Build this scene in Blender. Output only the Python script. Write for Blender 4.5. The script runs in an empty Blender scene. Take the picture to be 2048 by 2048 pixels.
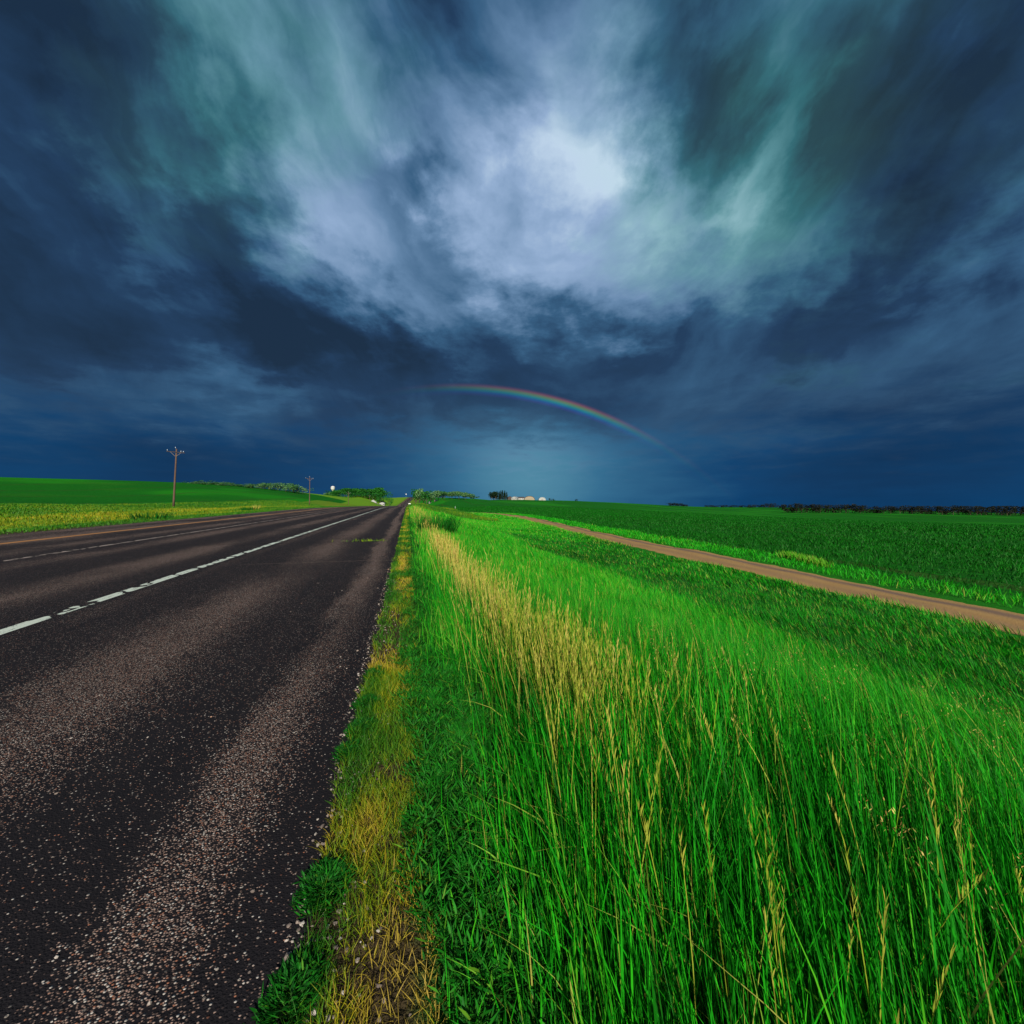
import bpy, math, random
import numpy as np
from mathutils import Vector

random.seed(7)
RNG = np.random.default_rng(11)
scene = bpy.context.scene
COL = scene.collection
R = math.radians

# ----------------------------------------------------------------------------
# world frame: X right, Y along the camera's view, Z up, metres.  The highway
# runs along d (s metres ahead) and n points across it to the right (t metres).
# ----------------------------------------------------------------------------
EYE = 1.1
FOC = 869.0
D = np.array([-0.2328, 0.9725])
NN = np.array([0.9725, 0.2328])


def img_dir(u, v):
    """azimuth and elevation of a sky feature measured on the photograph"""
    x, y, z = u - 1024.0, FOC, 999.0 - v
    return math.atan2(x, y), math.atan2(z, math.hypot(x, y))


# ----------------------------------------------------------------------------
# node helper: arithmetic on sockets
# ----------------------------------------------------------------------------
class S:
    """a node socket with arithmetic"""
    nt = None

    def __init__(self, sock):
        self.s = sock

    @staticmethod
    def put(inp, val):
        if isinstance(val, S):
            S.nt.links.new(val.s, inp)
        else:
            inp.default_value = val

    @staticmethod
    def m(op, a, b=0.0, c=None, clamp=False):
        nd = S.nt.nodes.new('ShaderNodeMath')
        nd.operation = op
        nd.use_clamp = clamp
        S.put(nd.inputs[0], a)
        S.put(nd.inputs[1], b)
        if c is not None:
            S.put(nd.inputs[2], c)
        return S(nd.outputs[0])

    def __add__(self, o): return S.m('ADD', self, o)
    __radd__ = __add__
    def __mul__(self, o): return S.m('MULTIPLY', self, o)
    __rmul__ = __mul__
    def __sub__(self, o): return S.m('SUBTRACT', self, o)
    def __rsub__(self, o): return S.m('SUBTRACT', o, self)
    def __truediv__(self, o): return S.m('DIVIDE', self, o)
    def __rtruediv__(self, o): return S.m('DIVIDE', o, self)
    def __neg__(self): return S.m('MULTIPLY', self, -1.0)
    def abs(self): return S.m('ABSOLUTE', self)
    def exp(self): return S.m('EXPONENT', self)
    def max(self, o): return S.m('MAXIMUM', self, o)
    def min(self, o): return S.m('MINIMUM', self, o)
    def pow(self, o): return S.m('POWER', self, o)
    def clamp(self): return S.m('ADD', self, 0.0, clamp=True)


def vec(x, y, z=0.0):
    nd = S.nt.nodes.new('ShaderNodeCombineXYZ')
    for i, v in enumerate((x, y, z)):
        S.put(nd.inputs[i], v)
    return S(nd.outputs[0])


def sep(v):
    nd = S.nt.nodes.new('ShaderNodeSeparateXYZ')
    S.put(nd.inputs[0], v)
    return [S(o) for o in nd.outputs]


def noise(v, scale, detail=4.0, rough=0.55, dist=0.0, color=False, lac=2.0):
    nd = S.nt.nodes.new('ShaderNodeTexNoise')
    S.put(nd.inputs['Vector'], v)
    S.put(nd.inputs['Scale'], scale)
    nd.inputs['Detail'].default_value = detail
    nd.inputs['Roughness'].default_value = rough
    nd.inputs['Lacunarity'].default_value = lac
    nd.inputs['Distortion'].default_value = dist
    return S(nd.outputs[1 if color else 0])


def sstep(x, a, b, o0=0.0, o1=1.0):
    nd = S.nt.nodes.new('ShaderNodeMapRange')
    nd.interpolation_type = 'SMOOTHSTEP'
    S.put(nd.inputs[0], x)
    S.put(nd.inputs[1], a)
    S.put(nd.inputs[2], b)
    S.put(nd.inputs[3], o0)
    S.put(nd.inputs[4], o1)
    return S(nd.outputs[0])


def ramp(x, stops, interp='EASE'):
    nd = S.nt.nodes.new('ShaderNodeValToRGB')
    cr = nd.color_ramp
    cr.interpolation = interp
    while len(cr.elements) < len(stops):
        cr.elements.new(0.5)
    for e, (p, c) in zip(cr.elements, stops):
        e.position = p
        e.color = (*c, 1.0)
    S.put(nd.inputs[0], x)
    return S(nd.outputs[0])


def mixc(f, a, b, mode='MIX'):
    nd = S.nt.nodes.new('ShaderNodeMix')
    nd.data_type = 'RGBA'
    nd.blend_type = mode
    S.put(nd.inputs[0], f)
    for i, v in ((6, a), (7, b)):
        S.put(nd.inputs[i], v if isinstance(v, S) else (*v, 1.0))
    return S(nd.outputs[2])


def new_mat(name):
    m = bpy.data.materials.new(name)
    m.use_nodes = True
    S.nt = m.node_tree
    for nd in list(S.nt.nodes):
        if nd.type != 'OUTPUT_MATERIAL':
            S.nt.nodes.remove(nd)
    return m


def out_surface(sock):
    o = next(n for n in S.nt.nodes if n.type == 'OUTPUT_MATERIAL')
    S.nt.links.new(sock.s, o.inputs[0])


def principled(color, rough=0.8, spec=0.3, bump=None, bump_dist=0.01, bump_str=1.0, metal=0.0):
    nd = S.nt.nodes.new('ShaderNodeBsdfPrincipled')
    S.put(nd.inputs['Base Color'], color if isinstance(color, S) else (*color, 1.0))
    S.put(nd.inputs['Roughness'], rough)
    S.put(nd.inputs['Specular IOR Level'], spec)
    S.put(nd.inputs['Metallic'], metal)
    if bump is not None:
        b = S.nt.nodes.new('ShaderNodeBump')
        b.inputs['Strength'].default_value = bump_str
        b.inputs['Distance'].default_value = bump_dist
        S.put(b.inputs['Height'], bump)
        S.nt.links.new(b.outputs[0], nd.inputs['Normal'])
    return S(nd.outputs[0])


def attr(name, which='Fac'):
    nd = S.nt.nodes.new('ShaderNodeAttribute')
    nd.attribute_name = name
    return S(nd.outputs[which])


def obj_coord():
    return S(S.nt.nodes.new('ShaderNodeTexCoord').outputs['Object'])


# ----------------------------------------------------------------------------
# camera, sun, sky
# ----------------------------------------------------------------------------
cam_data = bpy.data.cameras.new('camera')
cam_data.sensor_width = 36.0
cam_data.sensor_fit = 'HORIZONTAL'
cam_data.lens = FOC / 2048.0 * 36.0
cam_data.shift_y = -25.0 / 2048.0
cam_data.clip_start = 0.02
cam_data.clip_end = 20000.0
cam = bpy.data.objects.new('camera', cam_data)
COL.objects.link(cam)
cam.location = (0.0, 0.0, EYE)
cam.rotation_euler = (R(90), 0, 0)
scene.camera = cam

SUN_EL, SUN_AZ = R(27.4), R(174.0)     # opposite the rainbow's centre
sun_vec = Vector((math.sin(SUN_AZ) * math.cos(SUN_EL), math.cos(SUN_AZ) * math.cos(SUN_EL), math.sin(SUN_EL)))
sun_data = bpy.data.lights.new('sun', 'SUN')
sun_data.energy = 5.0
sun_data.angle = R(0.5)
sun_data.color = (1.0, 0.94, 0.80)
sun = bpy.data.objects.new('sun', sun_data)
COL.objects.link(sun)
sun.rotation_euler = sun_vec.to_track_quat('Z', 'Y').to_euler()
sun.location = sun_vec * 100

scene.view_settings.view_transform = 'Standard'
scene.view_settings.look = 'None'
scene.view_settings.gamma = 1.0
scene.view_settings.exposure = 0.35
scene.render.engine = 'CYCLES'
scene.cycles.max_bounces = 6
scene.cycles.transparent_max_bounces = 8


def build_world():
    w = bpy.data.worlds.new('World')
    scene.world = w
    w.use_nodes = True
    nt = w.node_tree
    S.nt = nt
    for nd in list(nt.nodes):
        nt.nodes.remove(nd)
    tc = nt.nodes.new('ShaderNodeTexCoord')
    direction = S(tc.outputs['Generated'])
    x, y, z = sep(direction)
    zc = z.max(0.0)
    # the cloud deck: every direction is carried to a flat layer overhead, so
    # its bands run together towards the horizon as real cloud streets do
    inv = 1.0 / (zc + 0.13)
    qx, qy = x * inv, y * inv
    q = vec(qx * 1.3, qy * 0.95, 3.7)
    wrp = noise(q, 0.9, 2.0, 0.5, color=True)
    wx, wy, wz = sep(wrp)
    q2 = vec(qx * 1.3 + (wx - 0.5) * 0.5, qy * 1.1 + (wy - 0.5) * 0.5, 3.7)
    n_big = noise(q2, 1.0, 6.0, 0.55)
    n_mid = noise(q2, 2.4, 7.0, 0.60)
    n_fine = noise(vec(qx + (wz - 0.5) * 0.25, qy, 9.1), 5.0, 6.0, 0.6)
    n_puff = noise(direction, 5.0, 7.0, 0.58, 0.3)
    n_puf2 = noise(vec(x + 3.0, y, z * 1.3), 3.2, 6.0, 0.55, 0.2)
    az = S.m('ARCTAN2', x, y)
    el = S.m('ARCSINE', z)
    # long banks of cloud sweeping down from both sides towards the middle
    side = S.m('SQRT', (az - 0.12) * (az - 0.12) + 0.02)
    across = el - side * 0.95 + (n_puf2 - 0.5) * 0.30
    along = el + side
    n_bank = noise(vec(across * 4.6, along * 1.25, 5.0 + az * 1.3), 1.0, 5.0, 0.55)
    # ragged edges for the large masses
    azw = az + (wx - 0.5) * 0.26 + (n_mid - 0.5) * 0.24 + (n_puff - 0.5) * 0.42
    elw = el + (wy - 0.5) * 0.18 + (n_fine - 0.5) * 0.08 + (n_mid - 0.5) * 0.22 + (n_puf2 - 0.5) * 0.40

    def blob(u, v, du, dv, ang=0.0, raw=False):
        a0, e0 = img_dir(u, v)
        sa, se = du / FOC, dv / FOC
        A, E = ((az, el) if raw else (azw, elw))
        da, de = A - a0, E - e0
        if ang:
            c, s_ = math.cos(R(ang)), math.sin(R(ang))
            da, de = da * c + de * s_, de * c - da * s_
        da, de = da / sa, de / se
        return (-(da * da + de * de)).exp()

    calm = sstep(el, R(6.0), R(27.0), 0.30, 1.0)
    L = 0.235 + ((n_big - 0.5) * 0.34 + (n_mid - 0.5) * 0.30 + (n_puff - 0.5) * 0.42 + (n_puf2 - 0.5) * 0.30 + (n_bank - 0.5) * 0.92) * calm
    # broad light and dark masses of the storm
    for (u, v, du, dv, a, ang) in BLOBS:
        L = L + blob(u, v, du, dv, ang) * a
    # texture dies away in the rain below the cloud base
    rain = sstep(el + (n_mid - 0.5) * 0.22, R(12.5), R(2.5))
    Lr = 0.225 + (n_big - 0.5) * 0.12 + (n_puf2 - 0.5) * 0.16
    for (u, v, du, dv, a, ang) in RAIN_BLOBS:
        Lr = Lr + blob(u, v, du, dv, ang, raw=True) * a
    L = L + (n_fine - 0.5) * 0.13 * sstep(el, R(8), R(22))
    L = L * (1.0 - rain) + Lr * rain
    L = L.clamp()
    blue = ramp(L, [(0.0, (0.011, 0.028, 0.060)), (0.16, (0.017, 0.048, 0.110)), (0.32, (0.038, 0.110, 0.215)),
                    (0.55, (0.130, 0.240, 0.400)), (0.78, (0.290, 0.420, 0.630)), (1.0, (0.520, 0.660, 0.820))], 'LINEAR')
    teal = ramp(L, [(0.0, (0.020, 0.046, 0.056)), (0.18, (0.024, 0.070, 0.090)), (0.36, (0.036, 0.150, 0.180)),
                    (0.58, (0.110, 0.290, 0.330)), (0.80, (0.260, 0.470, 0.530)), (1.0, (0.520, 0.720, 0.780))], 'LINEAR')
    storm = ramp(Lr, [(0.0, (0.002, 0.018, 0.060)), (0.23, (0.003, 0.050, 0.150)), (0.45, (0.026, 0.135, 0.260)),
                      (0.75, (0.085, 0.260, 0.375)), (1.0, (0.2, 0.4, 0.5))], 'LINEAR')
    tmask = (n_fine * 0.5 + n_big * 0.9 - 0.75) * 1.6
    for (u, v, du, dv, a) in TEAL:
        tmask = tmask + blob(u, v, du, dv) * a
    col = mixc(tmask.clamp(), blue, teal)
    col = mixc(rain, col, storm)
    # rainbow: an arc 42 degrees round the point opposite the sun
    anti = -sun_vec
    dp = nt.nodes.new('ShaderNodeVectorMath')
    dp.operation = 'DOT_PRODUCT'
    S.put(dp.inputs[0], direction)
    dp.inputs[1].default_value = anti
    ang = S.m('ARCCOSINE', S(dp.outputs['Value']))
    band = (ang - R(40.75)) / R(1.65)
    bow = ramp(band.clamp(), [(0.0, (0, 0, 0)), (0.14, (0.012, 0.00, 0.06)), (0.30, (0.0, 0.04, 0.16)), (0.46, (0.0, 0.15, 0.12)),
                              (0.62, (0.08, 0.15, 0.0)), (0.78, (0.15, 0.03, 0.0)), (0.90, (0.045, 0.0, 0.0)), (1.0, (0, 0, 0))], 'LINEAR')
    arc = blob(1170, 795, 115, 85, raw=True) * 0.95 + blob(1000, 785, 110, 60, raw=True) * 0.50 + blob(1350, 900, 120, 90, raw=True) * 0.04
    inside = sstep(ang, R(42.4), R(38.0)) * blob(1060, 930, 260, 170, raw=True)
    col = mixc(inside * 0.07, col, (0.16, 0.40, 0.50))
    col = mixc((arc * (0.75 + n_big * 0.5)).min(1.0), col, bow, 'ADD')
    # daylight filtering through the deck from the clear sky behind it
    sky = nt.nodes.new('ShaderNodeTexSky')
    sky.sky_type = 'NISHITA'
    sky.sun_disc = False
    sky.sun_elevation = SUN_EL
    sky.sun_rotation = SUN_AZ
    bg1 = nt.nodes.new('ShaderNodeBackground')
    nt.links.new(sky.outputs[0], bg1.inputs[0])
    bg1.inputs[1].default_value = 0.05
    bg2 = nt.nodes.new('ShaderNodeBackground')
    S.put(bg2.inputs[0], col)
    bg2.inputs[1].default_value = 0.80
    mx = nt.nodes.new('ShaderNodeMixShader')
    mx.inputs[0].default_value = 0.988
    nt.links.new(bg1.outputs[0], mx.inputs[1])
    nt.links.new(bg2.outputs[0], mx.inputs[2])
    out = nt.nodes.new('ShaderNodeOutputWorld')
    nt.links.new(mx.outputs[0], out.inputs[0])
    w.cycles.sampling_method = 'MANUAL'
    w.cycles.sample_map_resolution = 512


# (u, v, half-width, half-height in photo pixels -> angles, amount, tilt)
BLOBS = [
    (1150, 285, 190, 125, 0.54, 0), (1120, 170, 190, 150, 0.16, 0), (1000, 500, 220, 80, 0.22, -15),
    (1060, 600, 220, 70, 0.17, 0), (730, 480, 130, 50, 0.18, -45), (900, 250, 320, 190, 0.20, 0),
    (580, 170, 280, 160, 0.15, 0), (1570, 210, 50, 120, 0.26, -30), (1420, 340, 110, 45, 0.22, 0),
    (1360, 180, 95, 120, -0.30, 0), (1480, 400, 230, 170, 0.17, 0), (1400, 520, 260, 110, 0.10, 0),
    (320, 430, 150, 180, -0.16, -30), (420, 640, 260, 110, -0.10, -15), (540, 560, 260, 55, -0.10, -40), (850, 400, 45, 120, -0.24, 40),
    (1300, 670, 420, 60, -0.14, 0), (1740, 560, 180, 170, -0.14, 0), (1710, 90, 180, 120, -0.12, 0),
    (820, 640, 240, 50, 0.06, -20), (450, 800, 130, 35, 0.13, 10), (1560, 720, 130, 40, 0.05, 0),
    (700, 740, 500, 60, -0.06, 0), (420, 510, 170, 40, 0.08, -35), (1024, -300, 900, 260, -0.05, 0),
]
RAIN_BLOBS = [
    (1070, 960, 135, 180, 0.34, 0), (960, 940, 150, 140, 0.14, 0), (1300, 930, 200, 120, 0.10, 0),
    (520, 940, 260, 90, -0.05, 0), (1720, 880, 200, 110, -0.12, 0), (420, 815, 200, 40, 0.10, 0),
    (300, 930, 120, 120, -0.06, 0), (1600, 880, 160, 30, 0.08, 0),
]
TEAL = [(560, 180, 200, 200, 0.7), (330, 300, 160, 260, 0.45), (1500, 300, 260, 240, 0.75), (1700, 150, 250, 200, 0.5),
        (1150, 180, 150, 100, 0.35), (1000, 500, 260, 150, -0.5), (900, 700, 700, 160, -0.5), (850, 330, 150, 160, -0.1)]

build_world()

# ----------------------------------------------------------------------------
# terrain
# ----------------------------------------------------------------------------
ROAD_L, ROAD_R = -12.27, -0.243
_RZ = ([-60, 0, 60, 150, 250, 400, 600, 750, 870, 950, 1200, 2000, 5000],
       [0, 0, 0, -1.0, -3.0, -5.8, -6.0, -2.5, 5.4, 6.5, 3, -4, -20])
_RL = ([-60, 600, 680, 750, 870, 950, 1200, 5000], [0, 0, 1.6, 4.6, 12, 18, 40, 420])


def _smooth_interp(x, tab, w):
    x = np.asarray(x, float)
    return sum(np.interp(x + o * w, *tab) for o in (-1, -.5, 0, .5, 1)) / 5.0


def road_z(s):
    w = np.clip(np.asarray(s, float) * 0.12, 0.0, 60.0)
    return _smooth_interp(s, _RZ, w)


def road_lat(s):
    w = np.clip(np.asarray(s, float) * 0.06, 0.0, 60.0)
    return _smooth_interp(s, _RL, w)


def st2xy(s, t):
    s = np.asarray(s, float)
    t = np.asarray(t, float) + road_lat(s)
    return s * D[0] + t * NN[0], s * D[1] + t * NN[1]


def xy2st(x, y):
    s = x * D[0] + y * D[1]
    t = x * NN[0] + y * NN[1]
    return s, t - road_lat(s)


def _warp(x, y):
    return np.arcsinh(np.asarray(x, float) / 25.0), np.arcsinh(np.asarray(y, float) / 25.0)


_ctrl = []


def cp_img(u, v, y):
    _ctrl.append(((u - 1024) / FOC * y, y, EYE - (v - 999) / FOC * y))


def cp_st(s, t, z):
    x, y = st2xy(s, t)
    _ctrl.append((float(x), float(y), float(z)))


for a in [(281, 1018, 58), (347, 1013.5, 75), (281, 1007, 80), (281, 998, 97), (281, 985, 126), (281, 963, 195), (100, 1010, 55), (100, 990, 90), (100, 957, 175), (-200, 950, 150), (385, 1012, 80), (385, 1003, 104),
          (385, 985, 140), (385, 966.5, 225), (480, 1006, 110), (480, 985, 180), (480, 972, 260), (600, 1007, 160), (600, 996, 225),
          (600, 985, 305), (650, 1002, 220), (650, 991.5, 380), (700, 1001, 330), (700, 995, 480), (740, 1003, 400), (760, 996, 560),
          (1180, 1019, 200), (1180, 1009, 330), (1180, 1003.5, 480), (1050, 1012, 250), (1050, 1000, 480), (950, 1010, 260),
          (950, 1000, 480), (880, 1011, 300), (880, 1000.5, 500), (920, 1001.5, 420), (960, 1006, 320), (1350, 1020, 280), (1350, 1012.5, 560), (1550, 1025.5, 420),
          (1450, 1024, 380), (1767, 1027, 430), (2000, 1031, 430), (2300, 1034, 430), (1430, 1014, 850), (1540, 1014.5, 800),
          (1350, 1011.5, 720), (960, 1000.5, 760), (1000, 1001, 760), (900, 999, 720), (1000, 999.5, 480), (1020, 1002, 1000), (1450, 1016, 620), (1540, 1018, 620)]:
    cp_img(*a)
for s_ in (-40, -10, 0, 20, 40, 70, 100):
    for t_, z_ in ((2.2, -.16), (3.5, -.42), (5, -1.0), (7, -1.75), (10, -2.15), (15, -2.2), (20, -2.2), (28, -2.3), (45, -2.5)):
        cp_st(s_, t_, z_ + (0 if s_ < 60 else 0.004 * (s_ - 60) * (1 if t_ < 12 else 0.2)))
    for t_, z_ in ((-14, -.2), (-17, -.4), (-25, -.35), (-37, -.2)):
        cp_st(s_, t_, z_)
for s_ in (140, 200, 300, 450, 600, 760, 870):
    rz = float(road_z(s_))
    for t_, z_ in ((4, -.5), (10, -1.0), (20, -1.2), (-16, -.4), (-30, -.4)):
        cp_st(s_, t_, rz + z_)
for (x_, y_, z_) in [(-300, 330, 6), (-180, 420, 4), (-500, 300, 7), (-900, 600, 0), (-700, 1600, -12), (0, 1700, -8), (200, 900, -6),
                     (420, 1500, -32), (1000, 1500, -45), (900, 700, -25), (-300, 3500, -25), (0, 5000, -30), (1500, 4500, -95),
                     (3000, 3500, -110), (-3000, 3500, -40), (-3500, 500, 0), (3500, 300, -60), (500, -100, -8), (-500, -100, 3),
                     (0, -300, -1), (1500, -500, -20), (-2000, -500, 0), (120, 0, -3), (250, 60, -5.5), (-120, 0, 3), (-60, 0, .3), (60, -40, -2.4), (-40, -60, .2)]:
    _ctrl.append((x_, y_, z_))
_ctrl = np.array(_ctrl)
_cw = np.stack(_warp(_ctrl[:, 0], _ctrl[:, 1]), 1)


def _phi(r2):
    return np.where(r2 > 1e-12, 0.5 * r2 * np.log(np.maximum(r2, 1e-12)), 0.0)


def _fit():
    n = len(_cw)
    K = _phi(((_cw[:, None] - _cw[None]) ** 2).sum(2)) + np.eye(n) * 2e-4
    P = np.c_[np.ones(n), _cw]
    A = np.block([[K, P], [P.T, np.zeros((3, 3))]])
    # heights are fitted relative to distance so far hills do not drown near ones
    return np.linalg.solve(A, np.r_[_ctrl[:, 2], 0, 0, 0])


_W = _fit()


def tps(x, y):
    a, b = _warp(x, y)
    sh = a.shape
    a, b = a.ravel(), b.ravel()
    out = np.empty(a.size)
    for i in range(0, a.size, 20000):
        q = np.stack([a[i:i + 20000], b[i:i + 20000]], 1)
        out[i:i + 20000] = _phi(((q[:, None] - _cw[None]) ** 2).sum(2)) @ _W[:-3] + _W[-3] + q @ _W[-2:]
    return out.reshape(sh)


def _ss(x, a, b):
    k = np.clip((x - a) / (b - a), 0, 1)
    return k * k * (3 - 2 * k)


def undul(x, y):
    return (np.sin(x * 1.7 + 1.3 * np.sin(y * .9)) * np.sin(y * 1.3 + 2 + np.sin(x * .7)) * .03
            + np.sin(x * .41 + 2 * np.sin(y * .23)) * np.sin(y * .37 + 1) * .06)


def ground_z(s, t):
    """height of the land at road coordinates (s, t)"""
    s, t = np.broadcast_arrays(np.asarray(s, float), np.asarray(t, float))
    x, y = st2xy(s, t)
    wide = 1.0 + np.clip(s, 0, 900) / 90.0
    near = _ss(t, ROAD_R + .25, ROAD_R + .45 + 1.6 * wide) + _ss(-t, -ROAD_L + .25, -ROAD_L + .6 + 3.5 * wide)
    h = tps(x, y) + undul(x, y) * _ss(np.abs(t + 6.2), 6.6, 9.0)
    return road_z(s) * (1 - near) + h * near


def ground_xy(x, y):
    s, t = xy2st(np.asarray(x, float), np.asarray(y, float))
    return ground_z(s, t)


# dirt track: parallel to the highway in the low ground, then curving up to it
_PS = np.array([-80, -20, 10, 39, 55, 70, 85, 96, 104, 112, 120, 128, 136.])
_PT = np.array([13.6, 14.5, 15.9, 17.4, 18.9, 20.2, 20.8, 20.0, 17.6, 13.6, 9.0, 4.4, -0.3])


def track_t(s):
    return _smooth_interp(s, (_PS, _PT), 5.0)


# ----------------------------------------------------------------------------
# mesh helpers
# ----------------------------------------------------------------------------
def mesh_np(name, verts, faces_flat, loop_tot, mat=None, smooth=False):
    me = bpy.data.meshes.new(name)
    verts = np.asarray(verts, np.float32).reshape(-1, 3)
    faces_flat = np.asarray(faces_flat, np.int32).ravel()
    loop_tot = np.asarray(loop_tot, np.int32).ravel()
    me.vertices.add(len(verts))
    me.vertices.foreach_set('co', verts.ravel())
    me.loops.add(len(faces_flat))
    me.loops.foreach_set('vertex_index', faces_flat)
    me.polygons.add(len(loop_tot))
    me.polygons.foreach_set('loop_start', np.r_[0, np.cumsum(loop_tot)[:-1]].astype(np.int32))
    me.polygons.foreach_set('loop_total', loop_tot)
    me.polygons.foreach_set('use_smooth', np.full(len(loop_tot), smooth, bool))
    me.update(calc_edges=True)
    if mat:
        me.materials.append(mat)
    return me


def fattr(me, name, vals, dom='POINT'):
    a = me.attributes.new(name, 'FLOAT', dom)
    a.data.foreach_set('value', np.asarray(vals, np.float32).ravel())


def vattr(me, name, vals):
    a = me.attributes.new(name, 'FLOAT_VECTOR', 'POINT')
    a.data.foreach_set('vector', np.asarray(vals, np.float32).ravel())


def link(name, me, parent=None, label=None, cat=None, group=None, kind=None):
    o = bpy.data.objects.new(name, me)
    COL.objects.link(o)
    if parent is not None:
        o.parent = parent
    tag(o, label, cat, group, kind)
    return o


def tag(o, label=None, cat=None, group=None, kind=None):
    for k, v in (('label', label), ('category', cat), ('group', group), ('kind', kind)):
        if v:
            o[k] = v
    return o


def empty(name, loc, label=None, cat=None, group=None, rz=0.0):
    o = bpy.data.objects.new(name, None)
    o.empty_display_size = 0.2
    COL.objects.link(o)
    o.location = loc
    o.rotation_euler = (0, 0, rz)
    return tag(o, label, cat, group)


def strip_mesh(name, s, tl, tr, zoff, mat, nt=8, smooth=True, thick=0.0):
    """a sheet following the land between t = tl(s) and t = tr(s)"""
    s = np.asarray(s, float)
    tl, tr = np.broadcast_to(tl, s.shape), np.broadcast_to(tr, s.shape)
    k = np.linspace(0, 1, nt)
    T = tl[:, None] * (1 - k) + tr[:, None] * k
    SS = np.repeat(s[:, None], nt, 1)
    x, y = st2xy(SS, T)
    z = ground_z(SS, T) + zoff
    return grid_mesh(name, x, y, z, SS, T, mat, smooth)


def grid_mesh(name, x, y, z, SS, T, mat, smooth=True, mask=None):
    n, m = x.shape
    idx = np.arange(n * m).reshape(n, m)
    f = np.stack([idx[:-1, :-1], idx[:-1, 1:], idx[1:, 1:], idx[1:, :-1]], -1).reshape(-1, 4)
    if mask is not None:
        f = f[mask.ravel()]
    v = np.stack([x, y, z], -1).reshape(-1, 3)
    st = np.stack([SS, T, np.zeros_like(SS)], -1).reshape(-1, 3)
    used = np.unique(f)
    re = np.full(n * m, -1)
    re[used] = np.arange(len(used))
    me = mesh_np(name, v[used], re[f], np.full(len(f), 4), mat, smooth)
    vattr(me, 'st', st[used])
    return me


# ----------------------------------------------------------------------------
# materials of the setting
# ----------------------------------------------------------------------------
def mat_ground():
    m = new_mat('grassy_ground')
    st = attr('st', 'Vector')
    s, t, _ = sep(st)
    n1 = noise(st, 0.35, 4)
    n2 = noise(st, 3.0, 5, 0.65)
    n3 = noise(st, 26.0, 4, 0.7)
    green = mixc(n1, (0.008, 0.130, 0.004), (0.018, 0.230, 0.005))
    green = mixc(n2 * 0.55, green, (0.008, 0.070, 0.006))
    yell = mixc(n2, (0.110, 0.170, 0.008), (0.230, 0.230, 0.020))
    soil = mixc(n3, (0.014, 0.008, 0.006), (0.085, 0.052, 0.036))
    soil = mixc(noise(st, 9.0, 3) * 0.5, soil, (0.040, 0.045, 0.008))
    tj = t + (n2 - 0.5) * 0.16 + (n3 - 0.5) * 0.10
    c = green
    # bare stony strip along the asphalt
    far = sstep(s, 14.0, 40.0)
    strip = sstep(tj, 0.13, -0.01) * (1.0 - far)
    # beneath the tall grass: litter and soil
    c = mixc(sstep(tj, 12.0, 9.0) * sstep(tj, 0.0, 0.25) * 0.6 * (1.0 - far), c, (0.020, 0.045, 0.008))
    c = mixc(strip, c, soil)
    # sun-bleached yellow grass along both verges further on
    yr = sstep(tj, 0.3, 0.8) * sstep(tj, 4.2, 1.6) * sstep(s, 20.0, 45.0)
    c = mixc(yr * 0.75 * sstep(n1, 0.25, 0.55), c, yell)
    farv = sstep(tj, 16.0, 8.0) * sstep(s, 130.0, 220.0)
    c = mixc(farv * 0.8, c, mixc(n1, (0.045, 0.180, 0.006), (0.190, 0.220, 0.010)))
    lt = -tj
    yl = sstep(lt, 14.0, 22.0) * sstep(lt, 40.0, 33.0)
    c = mixc(yl * sstep(n1, 0.2, 0.6), c, mixc(n2, (0.075, 0.170, 0.006), (0.17, 0.20, 0.012)))
    lawn = sstep(s, 260.0, 330.0) * sstep(lt, 12.0, 18.0)
    c = mixc(lawn * 0.85, c, mixc(n1, (0.060, 0.240, 0.006), (0.165, 0.270, 0.012)))
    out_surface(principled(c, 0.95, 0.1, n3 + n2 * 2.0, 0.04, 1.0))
    return m


def mat_field(rows=True):
    m = new_mat('crop_rows')
    st = attr('st', 'Vector')
    s, t, _ = sep(st)
    n1 = noise(vec(s * 0.25, t * 0.7), 0.05, 5, 0.6)
    n2 = noise(st, 1.6, 5, 0.7)
    c = mixc(n1, (0.003, 0.055, 0.003), (0.007, 0.130, 0.004))
    c = mixc(sstep(n2, 0.4, 0.7), c, (0.012, 0.150, 0.010))
    # sown rows run alongside the track
    row = S.m('SINE', (t + (n1 - 0.5) * 3.0) * (2 * math.pi / 0.76))
    near = sstep(s, 130.0, 40.0)
    c = mixc((row * 0.5 + 0.5) * near * 0.5, c, (0.006, 0.045, 0.005))
    # paler swaths in the crop far off
    sw = noise(vec(s * 0.35, t * 0.9), 0.02, 3, 0.5)
    c = mixc(sstep(sw, 0.50, 0.60) * sstep(s, 70.0, 150.0) * 0.8, c, (0.014, 0.185, 0.006))
    tram = S.m('SINE', (t + (n1 - 0.5) * 1.5) * (2 * math.pi / 18.0))
    c = mixc(sstep(tram, 0.965, 0.995) * 0.6, c, (0.030, 0.060, 0.010))
    c = mixc(sstep(noise(vec(s * 0.6, t), 0.035, 4, 0.6), 0.55, 0.68) * 0.5, c, (0.020, 0.120, 0.006))
    out_surface(principled(c, 0.95, 0.05, n2 + row * 0.15, 0.12, 1.0))
    return m


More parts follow.
